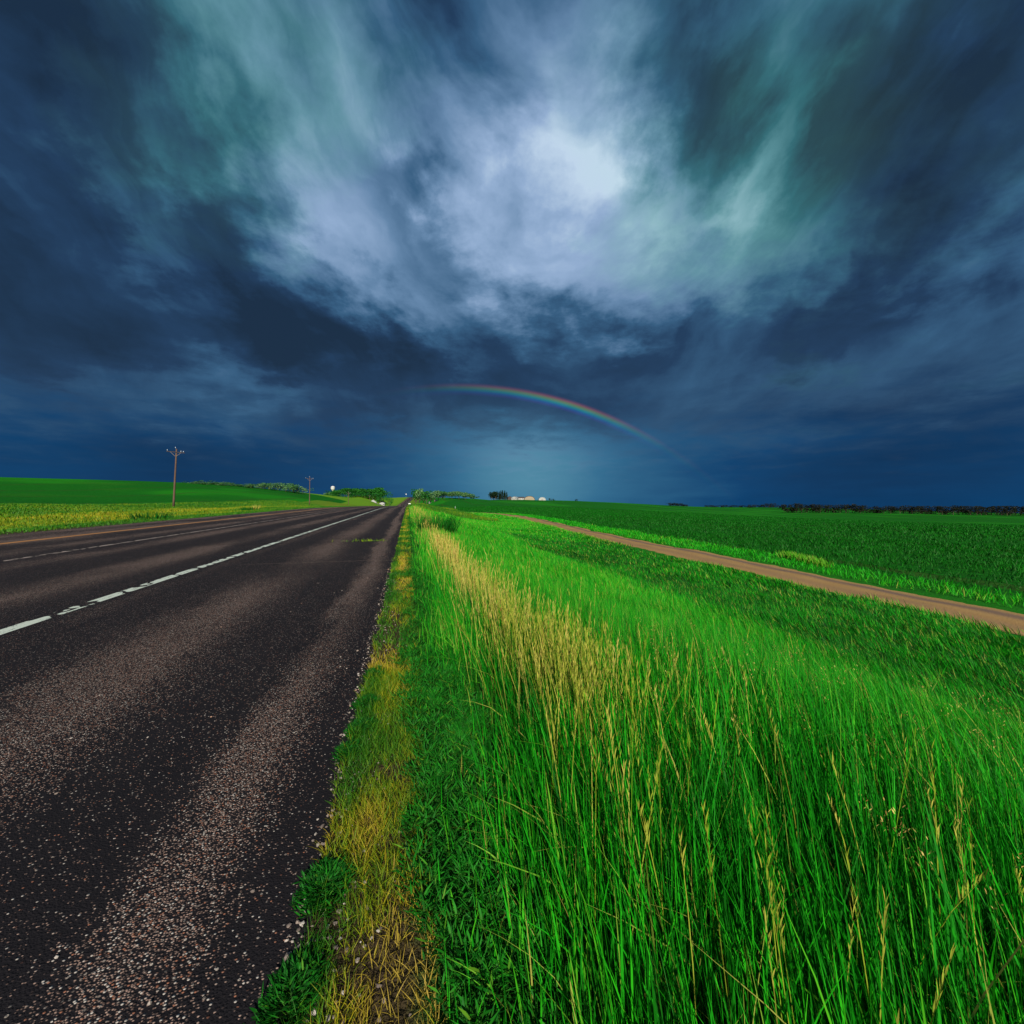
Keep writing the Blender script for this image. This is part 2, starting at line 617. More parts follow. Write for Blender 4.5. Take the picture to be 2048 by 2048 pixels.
def mat_road():
    m = new_mat('worn_chip_seal_asphalt')
    st = attr('st', 'Vector')
    s, t, _ = sep(st)
    nb = noise(vec(s * 0.13, t * 1.0), 0.9, 4, 0.6)
    nm = noise(vec(s * 0.5, t * 1.5), 2.2, 5, 0.65)
    tj = t + (nb - 0.5) * 0.55 + (nm - 0.5) * 0.35

    def band(c, w):
        q = (tj - c) / w
        return (-(q * q)).exp()

    light = (band(-0.55, 0.16) * 1.05 + band(-1.75, 0.42) * 0.75 + band(-2.95, 0.20) * 0.35 + band(-4.35, 0.40) * 0.70
             + band(-6.2, 0.40) * 0.75 + band(-8.0, 0.45) * 0.65 + band(-10.0, 0.9) * 0.9 + band(-11.8, 0.5) * 0.9)
    fade = sstep(noise(vec(s * 0.22, t * 0.6, 4.0), 1.0, 3), 0.30, 0.62)
    light = ((light * (0.35 + fade * 0.95) + (nm - 0.5) * 0.40 - 0.10) * 1.2).clamp()
    # stone chips bedded in tar
    vo = S.nt.nodes.new('ShaderNodeTexVoronoi')
    S.put(vo.inputs['Vector'], st)
    vo.inputs['Scale'].default_value = 165.0
    cr, cg, cb = sep(S(vo.outputs['Color']))
    dist = S(vo.outputs['Distance'])
    vo2 = S.nt.nodes.new('ShaderNodeTexVoronoi')
    S.put(vo2.inputs['Vector'], st)
    vo2.inputs['Scale'].default_value = 84.0
    dr, dg, db = sep(S(vo2.outputs['Color']))
    d2 = S(vo2.outputs['Distance'])
    bare = sstep(cr, 0.84 - light * 0.90, 0.97 - light * 0.74)
    bare = bare * sstep(dist, 0.62, 0.40)
    big = sstep(dr, 0.93 - light * 0.16, 0.985) * sstep(d2, 0.40, 0.24)
    stone = mixc(cg, (0.060, 0.040, 0.036), (0.34, 0.232, 0.195))
    stone = mixc(sstep(cb, 0.86, 0.96), stone, (0.44, 0.40, 0.37))
    stone = mixc(sstep(cb, 0.10, 0.04), stone, (0.26, 0.11, 0.07))
    tar = mixc(nm, (0.0055, 0.0052, 0.0075), (0.0165, 0.0145, 0.0175))
    c = mixc(bare, tar, stone)
    c = mixc(big, c, mixc(dg, (0.14, 0.11, 0.10), (0.40, 0.35, 0.31)))
    # a transverse repair seam
    ck = s + (noise(vec(s * 0.0, t * 1.2), 1.5, 4, 0.6) - 0.5) * 0.5
    q1 = (ck - 8.15) / 0.035
    c = mixc((-(q1 * q1)).exp() * sstep(t, -3.0, -2.2) * 0.35, c, (0.16, 0.12, 0.10))
    q2 = (ck - 11.9) / 0.03
    c = mixc((-(q2 * q2)).exp() * 0.9, c, (0.004, 0.004, 0.004))
    n_grit = noise(st, 320.0, 2, 0.6)
    h = sstep(dist, 0.7, 0.15) * (0.4 + bare) + sstep(d2, 0.5, 0.2) * big * 1.5
    rough = 0.78 + nm * 0.2
    out_surface(principled(c, rough, 0.10, h + n_grit * 0.6, 0.004, 0.8))
    return m


def mat_paint(name, colr, wear, gap=0.62):
    m = new_mat(name)
    st = attr('st', 'Vector')
    s, t, _ = sep(st)
    n = noise(vec(s * 2.2, t * 7.0), 2.0, 5, 0.65)
    n4_ = noise(st, 25.0, 3, 0.6)
    g = 0.70 - (noise(vec(s * 1.5, t * 2.2), 1.1, 2, 0.5) - 0.5).abs() * 7.0 + (n4_ - 0.5) * 0.15
    n4 = noise(st, 60.0, 3, 0.6)
    keep = sstep(n * 0.55 + n4 * 0.45, wear - 0.06, wear + 0.05) * sstep(g, gap + 0.03, gap - 0.05)
    c = mixc(n4, tuple(v * 0.72 for v in colr), colr)
    p = principled(c, 0.7, 0.3)
    tr = S.nt.nodes.new('ShaderNodeBsdfTransparent')
    mx = S.nt.nodes.new('ShaderNodeMixShader')
    S.put(mx.inputs[0], keep)
    S.nt.links.new(tr.outputs[0], mx.inputs[1])
    S.nt.links.new(p.s, mx.inputs[2])
    out_surface(S(mx.outputs[0]))
    return m


def mat_dirt():
    m = new_mat('packed_dirt')
    st = attr('st', 'Vector')
    s, t, _ = sep(st)
    tt = attr('across')
    n = noise(vec(s * 0.5, t * 1.4), 1.4, 5, 0.6)
    n4 = noise(st, 14.0, 4, 0.7)
    c = mixc(n, (0.290, 0.165, 0.058), (0.430, 0.275, 0.110))
    c = mixc(n4 * 0.4, c, (0.200, 0.120, 0.060))
    a = (tt - 0.70) / 0.10
    b = (tt - 0.30) / 0.13
    c = mixc(((-(a * a)).exp() * 0.95 + (-(b * b)).exp() * 0.35) * (0.5 + n), c, (0.150, 0.100, 0.080))
    e = sstep((tt - 0.5).abs() + (n4 - 0.5) * 0.22, 0.40, 0.50)
    c = mixc(e * 0.8, c, (0.060, 0.130, 0.012))
    out_surface(principled(c, 0.95, 0.1, n4, 0.03, 0.8))
    return m


def mat_blade(name, stops, trans=0.3, rough=0.5):
    """leaf colour runs over a per-blade random value"""
    m = new_mat(name)
    tint = attr('tint')
    up = attr('up')
    c = ramp(tint, stops, 'LINEAR')
    c = mixc(sstep(up, 0.45, 0.0) * 0.35, c, (0.055, 0.090, 0.012))   # dull olive mixed in towards the foot
    p = principled(c, rough, 0.18)
    tl = S.nt.nodes.new('ShaderNodeBsdfTranslucent')
    S.put(tl.inputs[0], c)
    mx = S.nt.nodes.new('ShaderNodeMixShader')
    mx.inputs[0].default_value = trans
    S.nt.links.new(p.s, mx.inputs[1])
    S.nt.links.new(tl.outputs[0], mx.inputs[2])
    out_surface(S(mx.outputs[0]))
    return m


def mat_plain(name, col, rough=0.6, metal=0.0, var=0.25, scale=3.0, spec=0.3):
    m = new_mat(name)
    n = noise(obj_coord(), scale, 4, 0.6)
    c = mixc(n, tuple(v * (1 - var) for v in col), tuple(min(1, v * (1 + var)) for v in col))
    out_surface(principled(c, rough, spec, n, 0.01, 0.3, metal))
    return m


# ----------------------------------------------------------------------------
# build the setting
# ----------------------------------------------------------------------------
def axis(pairs):
    out = [pairs[0][0]]
    for (a, st0), (b, _) in zip(pairs[:-1], pairs[1:]):
        k = max(1, int(round((b - a) / st0)))
        out += list(a + (b - a) * (np.arange(1, k + 1) / k))
    return np.array(out)


s_ax = axis([(-300, 60), (-60, 6), (-12, 1.2), (-1.2, .3), (12, .8), (40, 2), (140, 4), (420, 8), (900, 20), (1500, 120), (6000, 0)])
t_ax = axis([(-4500, 300), (-900, 60), (-420, 14), (-140, 5), (-62, 2), (-41, 2), (-18, .8), (-12.27, 0.3), (-11.97, 3.7), (-0.543, 0.15), (-0.243, .12), (.477, .25),
             (4, .5), (26, 2), (60, 5), (160, 12), (460, 40), (1000, 250), (4500, 0)])
SS, TT = np.meshgrid(s_ax, t_ax, indexing='ij')
GX, GY = st2xy(SS, TT)
GZ = ground_z(SS, TT)
GZ = np.where((TT > ROAD_L + .05) & (TT < ROAD_R - .05), GZ - 0.05, GZ)
sc_ = 0.5 * (s_ax[1:] + s_ax[:-1])[:, None] + 0 * t_ax[None, :-1]
tc_ = 0.5 * (t_ax[1:] + t_ax[:-1])[None, :] + 0 * s_ax[:-1, None]
left_field = (tc_ < -43 - 7 * np.sin(np.clip((sc_ - 20) / 130, 0, 1) * np.pi)) & (sc_ < 335) & (tc_ > -420) & (sc_ > -60)
right_edge = np.where(sc_ < 92, track_t(sc_) + 4.6, np.where(sc_ < 118, 22.5 - (sc_ - 92) * 0.28, 13.0))
right_field = (tc_ > right_edge) & (sc_ > -60) & (sc_ < 900) & (tc_ < 1000)
M_GROUND, M_FIELD = mat_ground(), mat_field()
link('ground', grid_mesh('ground', GX, GY, GZ, SS, TT, M_GROUND, True, ~(left_field | right_field)), kind='structure')
link('field', grid_mesh('field', GX, GY, GZ, SS, TT, M_FIELD, True, right_field), kind='structure')
link('field', grid_mesh('field', GX, GY, GZ, SS, TT, M_FIELD, True, left_field), kind='structure')

# highway: a slab whose edges wander a little where the asphalt has crumbled
s_rd = axis([(-40, 2), (-2, .06), (8, .15), (20, .5), (60, 2), (200, 5), (900, 12), (1150, 0)])


def wob(s, a, ph):
    return a * (np.sin(s * 3.1 + ph) * .4 + np.sin(s * 7.7 + 2 * ph) * .3 + np.sin(s * 17.3 + ph) * .2 + np.sin(s * 41 + 3 * ph) * .2)


tl_, tr_ = ROAD_L + wob(s_rd, .05, 1.0), ROAD_R + wob(s_rd, .022, 2.0)
k = np.array([0, .0, .01, .25, .5, .75, .985, .998, 1.0, 1.0])
T = tl_[:, None] * (1 - k) + tr_[:, None] * k
SR = np.repeat(s_rd[:, None], len(k), 1)
x, y = st2xy(SR, T)
z = np.repeat(road_z(s_rd)[:, None], len(k), 1) + np.array([-.06, .004, .008, .008, .008, .008, .008, .006, 0.0, -.06])
link('road', grid_mesh('road', x, y, z, SR, T, mat_road(), False), kind='structure')


def marking(name, t0, t1, colr, wear, gap, s0=-20, s1=1000, zo=.012):
    s = axis([(s0, .5), (80, 2), (200, 5), (s1, 0)]) if s1 > 200 else np.linspace(s0, s1, max(4, int((s1 - s0) * 2)))
    k = np.linspace(0, 1, 3)
    Tm = (t0 * (1 - k) + t1 * k)[None, :] + 0 * s[:, None]
    Sm = np.repeat(s[:, None], 3, 1)
    x, y = st2xy(Sm, Tm)
    z = np.repeat(road_z(s)[:, None], 3, 1) + zo
    link(name, grid_mesh(name, x, y, z, Sm, Tm, mat_paint(name + '_paint', colr, wear, gap)), kind='structure')


marking('road_marking', -3.315, -3.185, (0.56, 0.63, 0.56), 0.42, 0.56)
marking('road_marking', -7.04, -6.92, (0.36, 0.29, 0.26), 0.44, 0.52)
marking('road_marking', -9.85, -9.62, (0.42, 0.19, 0.055), 0.38, 0.72)

# dirt track
s_p = axis([(-80, 3), (-10, .8), (136, 0)])
tc = track_t(s_p)
ds = np.gradient(tc, s_p)
wid = 1.62 * np.sqrt(1 + ds ** 2) * np.where(s_p < 60, 1.0, 1.0 + (s_p - 60) * 0.006)
nt_ = 15
k = np.linspace(0, 1, nt_)
T = tc[:, None] - wid[:, None] + 2 * wid[:, None] * k
SR = np.repeat(s_p[:, None], nt_, 1)
x, y = st2xy(SR, T)
z = ground_z(SR, T) + 0.05 * np.cos((k - .5) * math.pi)[None, :] - 0.01
me = grid_mesh('path', x, y, z, SR, T, mat_dirt())
fattr(me, 'across', np.repeat(k[None, :], len(s_p), 0))
link('path', me, kind='structure')

# ----------------------------------------------------------------------------
# grass and small plants
# ----------------------------------------------------------------------------
_LAT = RNG.random((256, 256))


def vnoise(x, y):
    x, y = np.asarray(x, float), np.asarray(y, float)
    xi, yi = np.floor(x).astype(int), np.floor(y).astype(int)
    fx, fy = x - xi, y - yi
    fx, fy = fx * fx * (3 - 2 * fx), fy * fy * (3 - 2 * fy)
    g = lambda a, b: _LAT[a & 255, b & 255]
    return (g(xi, yi) * (1 - fx) + g(xi + 1, yi) * fx) * (1 - fy) + (g(xi, yi + 1) * (1 - fx) + g(xi + 1, yi + 1) * fx) * fy


def fbm(x, y, o=3):
    a, v, tot = 1.0, 0, 0
    for i in range(o):
        v = v + a * vnoise(x * 2 ** i + 17 * i, y * 2 ** i + 31 * i)
        tot += a
        a *= .5
    return v / tot


class Blades:
    """collects ribbons (grass blades, stems, leaflets) into one mesh"""

    def __init__(self):
        self.v, self.f, self.lt, self.tint, self.up, self.n = [], [], [], [], [], 0

    def add(self, bx, by, bz, h, w, lean_az, lean, curve, tint, segs=3, face=None, prof=0.75, k0=0.0):
        n = len(bx)
        if n == 0:
            return
        B = lambda a: np.broadcast_to(np.asarray(a, float), (n,))
        h, w, lean_az, lean, curve, tint = map(B, (h, w, lean_az, lean, curve, tint))
        if face is None:
            face = RNG.random(n) * math.pi
        face = B(face)
        lx, ly = np.cos(lean_az), np.sin(lean_az)
        sx, sy = np.cos(face), np.sin(face)
        ks = np.linspace(0, 1, segs + 1)
        rows = []
        for i, k in enumerate(ks):
            off = h * (lean * k + curve * k * k)
            drop = 1.0 / np.sqrt(1 + (lean + curve * k) ** 2)
            cx, cy, cz = bx + lx * off * drop, by + ly * off * drop, bz + h * k * drop
            if i < segs:
                wk = w * 0.5 * (k0 + (1 - k0) * 1.0) * (1 - k) ** prof if k > 0.3 else w * 0.5 * (0.55 + 1.5 * k) * (1 - k) ** prof
                rows.append(np.stack([cx - sx * wk, cy - sy * wk, cz], 1))
                rows.append(np.stack([cx + sx * wk, cy + sy * wk, cz], 1))
            else:
                rows.append(np.stack([cx, cy, cz], 1))
        V = np.stack(rows, 1)
        m = V.shape[1]
        base = self.n + np.arange(n)[:, None] * m
        for i in range(segs - 1):
            q = np.array([2 * i, 2 * i + 1, 2 * i + 3, 2 * i + 2])
            self.f.append((base + q).ravel())
            self.lt.append(np.full(n, 4))
        q = np.array([2 * segs - 2, 2 * segs - 1, 2 * segs])
        self.f.append((base + q).ravel())
        self.lt.append(np.full(n, 3))
        self.v.append(V.reshape(-1, 3))
        self.tint.append(np.repeat(tint, m))
        kk = np.r_[np.repeat(ks[:-1], 2), 1.0]
        self.up.append(np.tile(kk, n))
        self.n += n * m

    def mesh(self, name, mat, origin=(0, 0, 0)):
        v = np.concatenate(self.v) - np.array(origin)
        me = mesh_np(name, v, np.concatenate(self.f), np.concatenate(self.lt), mat, True)
        fattr(me, 'tint', np.concatenate(self.tint))
        fattr(me, 'up', np.concatenate(self.up))
        return me


def scatter(n_m2, s0, s1, t0, t1, dmin, dmax, az_max=66):
    n = int(n_m2 * (s1 - s0) * (t1 - t0))
    s = s0 + RNG.random(n) * (s1 - s0)
    t = t0 + RNG.random(n) * (t1 - t0)
    x, y = st2xy(s, t)
    r = np.hypot(x, y)
    ok = (r >= dmin) & (r < dmax) & (np.abs(np.degrees(np.arctan2(x, y + 1.2))) < az_max)
    s, t, x, y, r = s[ok], t[ok], x[ok], y[ok], r[ok]
    return s, t, x, y, ground_z(s, t), r


def U(n, a, b):
    return a + RNG.random(n) * (b - a)


GREEN = [(0.0, (0.003, 0.060, 0.003)), (0.25, (0.005, 0.150, 0.004)), (0.55, (0.008, 0.300, 0.006)), (0.80, (0.025, 0.440, 0.008)),
         (0.88, (0.100, 0.420, 0.015)), (1.0, (0.380, 0.340, 0.070))]
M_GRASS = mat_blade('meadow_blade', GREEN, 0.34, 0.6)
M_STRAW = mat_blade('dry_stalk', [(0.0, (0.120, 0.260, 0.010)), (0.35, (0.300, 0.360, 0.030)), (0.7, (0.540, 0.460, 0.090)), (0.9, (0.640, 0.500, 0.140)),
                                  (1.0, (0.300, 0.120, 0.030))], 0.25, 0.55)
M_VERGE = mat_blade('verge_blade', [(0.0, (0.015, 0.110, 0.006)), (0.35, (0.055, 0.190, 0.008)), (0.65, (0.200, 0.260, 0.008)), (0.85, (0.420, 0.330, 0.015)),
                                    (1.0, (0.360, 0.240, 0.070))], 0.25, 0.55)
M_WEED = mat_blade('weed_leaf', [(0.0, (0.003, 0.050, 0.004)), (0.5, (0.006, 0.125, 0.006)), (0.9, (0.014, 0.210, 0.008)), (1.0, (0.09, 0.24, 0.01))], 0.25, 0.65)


def meadow():
    b = Blades()
    #      per m2, s0, s1, t0, t1, dmin, dmax, segs
    LAY = [(5600, -1.2, 3.2, .08, 3.6, .40, 1.9, 5), (3300, -1.5, 5.5, .08, 6.5, 1.9, 4.2, 4), (1700, -1.5, 11, .08, 11.8, 4.2, 8.5, 3),
           (620, 0, 19, .1, 13.6, 8.5, 16, 3), (210, 4, 36, .1, 14.5, 16, 32, 2), (70, 20, 74, .15, 18, 32, 70, 2), (24, 55, 135, .3, 19, 70, 130, 2)]
    for dens, s0, s1, t0, t1, d0, d1, segs in LAY:
        s, t, x, y, z, r = scatter(dens, s0, s1, t0, t1, d0, d1)
        n = len(s)
        tr = track_t(s)
        cl = fbm(x * 1.6, y * 1.6)                 # tufts
        big = fbm(x * .22 + 5, y * .22 + 9)
        lush = _ss(t, .14, .62) * (1 - .35 * _ss(t, 4.4, 7.5))
        hgt = .15 + .31 * lush * (1 - .40 * _ss(r, 2.2, 6.5)) * (1 - .25 * _ss(t, 1.2, 2.6))
        h = hgt * (.62 + .75 * cl) * U(n, .62, 1.12)
        bare = (t > .06) & (t < .45) & (cl < .45)
        keep = (t < tr - 1.25) & (RNG.random(n) < _ss(t, .10 - .06 * _ss(s, 1.5, 4), .42) * .93 + .07 * (t > .08)) & ~(bare & (RNG.random(n) < .5))
        low = _ss(t, 4.9, 7.4) * (1 - _ss(s, 22, 48))
        tint = np.clip(.12 + .78 * U(n, 0, 1) * (.45 + cl) + (big - .5) * .55 - low * .27 + .16 * _ss(s, 3, 9) * (1 - low), 0, .86)  # tint raised from mid distance on: a sunlit glow put into the colour
        edge = np.exp(-((tr - 1.4 - t) / .5) ** 2)
        yl = RNG.random(n) < (.07 + .35 * edge + .16 * np.exp(-((t - 1.7) / .3) ** 2) * _ss(s, 4, 7) * (1 - _ss(s, 10, 16)) * _ss(big, .45, .6) + .5 * np.exp(-((t - .66) / (.28 + .02 * s)) ** 2) * _ss(s, 5, 14) * _ss(cl, .25, .5))
        tint = np.where(yl, U(n, .88, 1.0), tint)
        # blades bow together in wind-combed drifts
        flow = 2.5 + (fbm(x * .7 + 40, y * .7, 2) - .5) * 3.4
        az = flow + RNG.normal(0, .8, n) + (RNG.random(n) < .3 * (1 - _ss(t, 1.2, 2.4))) * U(n, 0, 6.3)
        lean = np.abs(RNG.normal(.03, .13, n)) + .20 * _ss(t, 1.4, 3.0)
        curve = np.abs(RNG.normal(.0, .30, n)) * (.45 + 1.0 * _ss(t, 1.2, 3.0))
        w = np.maximum(U(n, .0028, .0072) * (1.15 - .35 * _ss(t, 1.4, 3.0)), r / 434 * (.62 if segs > 2 else .85))
        w = np.where(r < 2.2, w * np.where(RNG.random(n) < .22, U(n, 1.2, 2.0), U(n, .45, 1.0)), w)
        snap = RNG.random(n) < .07
        curve = np.where(snap, U(n, .7, 1.6), curve)
        tint = np.where(snap & (RNG.random(n) < .5), U(n, .86, 1.0), tint)
        hk = h[keep] * np.where(RNG.random(keep.sum()) < .06, 1.25, 1.0)
        b.add(x[keep], y[keep], z[keep] - .02, hk, w[keep], az[keep], lean[keep], curve[keep], tint[keep], segs)
    o = link('meadow_grass', b.mesh('meadow_grass', M_GRASS), kind='stuff')
    tag(o, 'tall bright green roadside grass filling the slope right of the road', 'grass')


def seed_stalks():
    b = Blades()

    def stalk_set(s, t, hmin, hmax, tint0, lean_sd=.10, head=1.0):
        x, y = st2xy(s, t)
        n = len(s)
        z = ground_z(s, t)
        r = np.hypot(x, y)
        h = U(n, hmin, hmax)
        tint = np.clip(tint0 + RNG.normal(0, .17, n), 0, 1)
        az = 2.2 + RNG.normal(0, 1.5, n)
        lean = np.abs(RNG.normal(.05, lean_sd, n))
        curve = np.abs(RNG.normal(.03, .10, n))
        w = np.maximum(.0019, r / 434 * .27)
        b.add(x, y, z, h, w, az, lean, curve, tint, 4, prof=.12)
        # the seed head: short bracts hugging the top of the stem
        near = r < 9
        for j in range(12):
            k = .78 + .22 * (j + RNG.random(n)) / 12
            off = h * (lean * k + curve * k * k)
            dr = 1 / np.sqrt(1 + (lean + curve * k) ** 2)
            m = near if j % 3 else np.ones(n, bool)
            px, py, pz = x + np.cos(az) * off * dr, y + np.sin(az) * off * dr, z + h * k * dr
            hw = np.maximum(.0029 * head, r / 434 * .38)
            b.add(px[m], py[m], pz[m], (U(n, .016, .032) * head * (1 + r * .03))[m], hw[m], U(n, 0, 6.3)[m], .13, .12, np.clip(tint + .05, 0, 1)[m], 2, prof=.5)

    def line(n, s0, s1, tc, sd, *a, **k):
        u = RNG.random(n)
        s = s0 + (s1 - s0) * u ** 1.35
        t = tc + RNG.normal(0, sd, n)
        keep = (fbm(s * 1.3, t * 2.4) > .44) & (t > .30)
        stalk_set(s[keep], t[keep], *a, **k)

    line(380, 1.2, 4.2, .63, .09, .46, .60, .50)
    line(420, 2.4, 8.0, .58, .09, .44, .56, .70)
    line(250, 6, 16, .60, .11, .42, .54, .66)
    line(200, 15, 45, .75, .25, .36, .55, .55)
    line(26, 2.6, 8.0, 1.50, .2, .42, .56, .50)
    line(24, 6, 14, 1.9, .4, .36, .50, .50)
    line(430, .8, 2.4, .66, .10, .46, .62, .38)
    line(240, .5, 1.5, .74, .11, .44, .60, .28)
    line(50, .4, 1.9, 1.1, .25, .38, .52, .45)
    # single stems all over the slope
    n = 70
    s, t = U(n, .6, 14), U(n, .5, 5.0)
    stalk_set(s, t, .36, .50, .30, .2)
    o = link('seed_stalks', b.mesh('seed_stalks', M_STRAW), kind='stuff')
    tag(o, 'pale golden grass stalks with narrow seed heads standing in the green grass', 'grass stalks')
    # rusty open panicles near the viewer's right
    b2 = Blades()
    n = 90
    s, t = U(n, .1, 2.6), U(n, .9, 2.7)
    x, y = st2xy(s, t)
    z = ground_z(s, t)
    h = U(n, .36, .54)
    az = U(n, 1.6, 3.4)
    lean, curve = U(n, .1, .35), U(n, .05, .35)
    b2.add(x, y, z, h, .0024, az, lean, curve, U(n, .25, .6), 4, prof=.15)
    for j in range(26):
        k = .80 + .20 * RNG.random(n)
        off = h * (lean * k + curve * k * k)
        dr = 1 / np.sqrt(1 + (lean + curve * k) ** 2)
        sp = .022
        b2.add(x + np.cos(az) * off * dr + RNG.normal(0, sp, n) * .6, y + np.sin(az) * off * dr + RNG.normal(0, sp, n) * .6, z + h * k * dr + RNG.normal(0, .008, n),
               U(n, .005, .011), U(n, .0022, .0042), U(n, 0, 6.3), .6, .2, U(n, .86, 1.0), 2, prof=.5)
    o = link('rusty_seed_heads', b2.mesh('rusty_seed_heads', M_STRAW), kind='stuff')
    tag(o, 'thin stems with rusty brown open seed heads low in the right foreground grass', 'seed heads')


def strip_plants():
    # short sparse yellowing grass on the stony strip beside the asphalt
    b = Blades()
    for dens, s0, s1, d0, d1, segs in [(24000, -.2, 3.2, .3, 3.0, 3), (5200, 2, 9, 3.0, 8, 3), (1600, 7, 26, 8, 25, 2), (420, 22, 80, 25, 78, 2)]:
        s, t, x, y, z, r = scatter(dens, s0, s1, -.27, .06, d0, d1)
        n = len(s)
        cl = fbm(s * 5.5, t * 9, 3)
        fl = fbm(s * 2.0 + 8, t * 4 + 3, 2)
        dense = _ss(cl, .32, .54) * .66 + .34 + .5 * _ss(r, 4, 12)
        keep = (RNG.random(n) < dense) & (t > ROAD_R - .01 + wob(s, .02, 5.0))
        edge = np.exp(-((t + .21) / .045) ** 2)
        tint = np.clip(.55 + (fl - .5) * 1.6 + RNG.normal(0, .15, n) - edge * .4, 0, .93)
        w = np.maximum(U(n, .0014, .0030), r / 434 * .6)
        h = U(n, .02, .075) * (.7 + .6 * cl)
        b.add(x[keep], y[keep], z[keep] - .003, h[keep], w[keep], U(n, 0, 6.3)[keep], np.abs(RNG.normal(.4, .4, n))[keep], U(n, 0, .7)[keep], tint[keep], segs)
    o = link('sparse_grass', b.mesh('sparse_grass', M_VERGE), kind='stuff')
    tag(o, 'short yellowing grass thinly growing on the stony strip beside the asphalt', 'short grass')
    # low ferny weeds between the strip and the tall grass
    w_ = Blades()
    for dens, s0, s1, d0, d1, lf in [(620, -.3, 3.4, .3, 3.2, 46), (300, 2.5, 9, 3.2, 8, 22), (90, 7, 30, 8, 28, 10)]:
        s, t, x, y, z, r = scatter(dens, s0, s1, -.14, .42, d0, d1)
        cl = fbm(s * 2.2 + 50, t * 3.0, 3)
        p = _ss(t, -.14, .05) * _ss(cl + .45 * _ss(t, -.08, .16), .42, .60) * (1 - _ss(t, .24, .42))
        keep = RNG.random(len(s)) < p
        x, y, z, r, cl = x[keep], y[keep], z[keep], r[keep], cl[keep]
        n = len(x)
        for j in range(lf):
            az = U(n, 0, 6.3)
            rad = .055 * np.sqrt(RNG.random(n)) * (1 + r * .05)
            hz = U(n, .004, .075)
            w_.add(x + np.cos(az) * rad * .6, y + np.sin(az) * rad * .6, z + hz * .8, U(n, .018, .046), np.maximum(U(n, .0035, .0095), r / 434 * .6), az + RNG.normal(0, .8, n), U(n, .4, 1.8), U(n, 0, .6),
                   np.clip(.12 + hz * 8 + RNG.normal(0, .17, n), 0, 1), 2, prof=.5)
    o = link('low_weeds', w_.mesh('low_weeds', M_WEED), kind='stuff')
    tag(o, 'low feathery dark green weeds along the foot of the tall grass', 'weeds')


def left_and_fields():
    b = Blades()
    for dens, s0, s1, d0, d1 in [(75, -4, 40, 11, 40), (30, 18, 105, 40, 100), (9, 80, 220, 100, 200)]:
        s, t, x, y, z, r = scatter(dens, s0, s1, -47, -12.35, d0, d1, 56)
        n = len(s)
        cl = fbm(x * .25, y * .25)
        c2 = fbm(s * .05 + 3, t * .22)
        edge = _ss(t, -14.5, -12.6)
        h = (.10 + .17 * cl) * U(n, .6, 1.2) * (1 - .5 * edge)
        yl = _ss(t, -36, -28) * (1 - _ss(t, -17, -14)) * _ss(c2, .30, .55)
        tint = np.clip(.08 + .30 * cl + yl * .36 + RNG.normal(0, .13, n) + .12 * (t < -33) * _ss(c2, .5, .6), 0, 1)
        b.add(x, y, z - .02, h, np.maximum(.012, r / 434 * .8), U(n, 0, 6.3), U(n, 0, .3), U(n, 0, .4), tint, 2)
    # verge right of the road further ahead
    s, t, x, y, z, r = scatter(16, 60, 260, .2, 13, 60, 240, 56)
    n = len(s)
    cl = fbm(x * .12, y * .12)
    b.add(x, y, z - .02, U(n, .3, .6), np.maximum(.012, r / 434 * .8), U(n, 0, 6.3), U(n, 0, .3), U(n, 0, .4), np.clip(.30 + (cl - .5) * .9 + RNG.normal(0, .13, n), 0, 1), 2)
    o = link('verge_grass', b.mesh('verge_grass', M_VERGE), kind='stuff')
    tag(o, 'yellow green verge grass between the far road edge and the left crop field', 'grass')
    c = Blades()
    for dens, s0, s1, t0, t1, d0, d1 in [(46, -5, 60, 18, 70, 16, 50), (16, 0, 120, 18, 110, 50, 115), (5, 60, 240, 12, 200, 115, 220)]:
        s, t, x, y, z, r = scatter(dens, s0, s1, t0, t1, d0, d1, 56)
        tr = track_t(np.minimum(s, 135))
        keep = (t > tr + 1.4) | (s > 135)
        s, t, x, y, z, r, tr = (a[keep] for a in (s, t, x, y, z, r, tr))
        n = len(s)
        mar = t < np.where(s < 100, tr + 4.6, 13)
        rowp = np.abs(((t / .76) % 1) - .5)
        k2 = (rowp < .28) | mar | (r > 90)
        cl = fbm(x * .2, y * .2)
        tint = np.where(mar, .40 + .45 * U(n, 0, 1) * (.5 + cl), .05 + .27 * U(n, 0, 1) * (.4 + cl))
        c.add(x[k2], y[k2], z[k2] - .02, (U(n, .16, .34) * (.8 + .5 * cl))[k2], np.maximum(.02, r / 434 * .85)[k2], U(n, 0, 6.3)[k2], U(n, .1, .6)[k2], U(n, 0, .5)[k2], tint[k2], 2)
    o = link('crop_plants', c.mesh('crop_plants', M_GRASS), kind='stuff')
    tag(o, 'dark green young crop growing in the flat field beyond the dirt track', 'crop')
    # pale weedy streak in the crop
    d = Blades()
    n = 900
    x0, y0 = (1568 - 1024) / FOC * 24.5, 24.5
    x1, y1 = (1648 - 1024) / FOC * 21.6, 21.6
    k = RNG.random(n)
    x, y = x0 + (x1 - x0) * k + RNG.normal(0, .16, n), y0 + (y1 - y0) * k + RNG.normal(0, .22, n) * (.4 + k)
    z = ground_xy(x, y)
    d.add(x, y, z, U(n, .25, .50), .05, U(n, 0, 6.3), U(n, 0, .4), .2, U(n, .82, .97), 2)
    o = link('pale_weeds', d.mesh('pale_weeds', M_GRASS), kind='stuff')
    tag(o, 'pale green weedy streak standing out in the dark crop field at right', 'weeds')


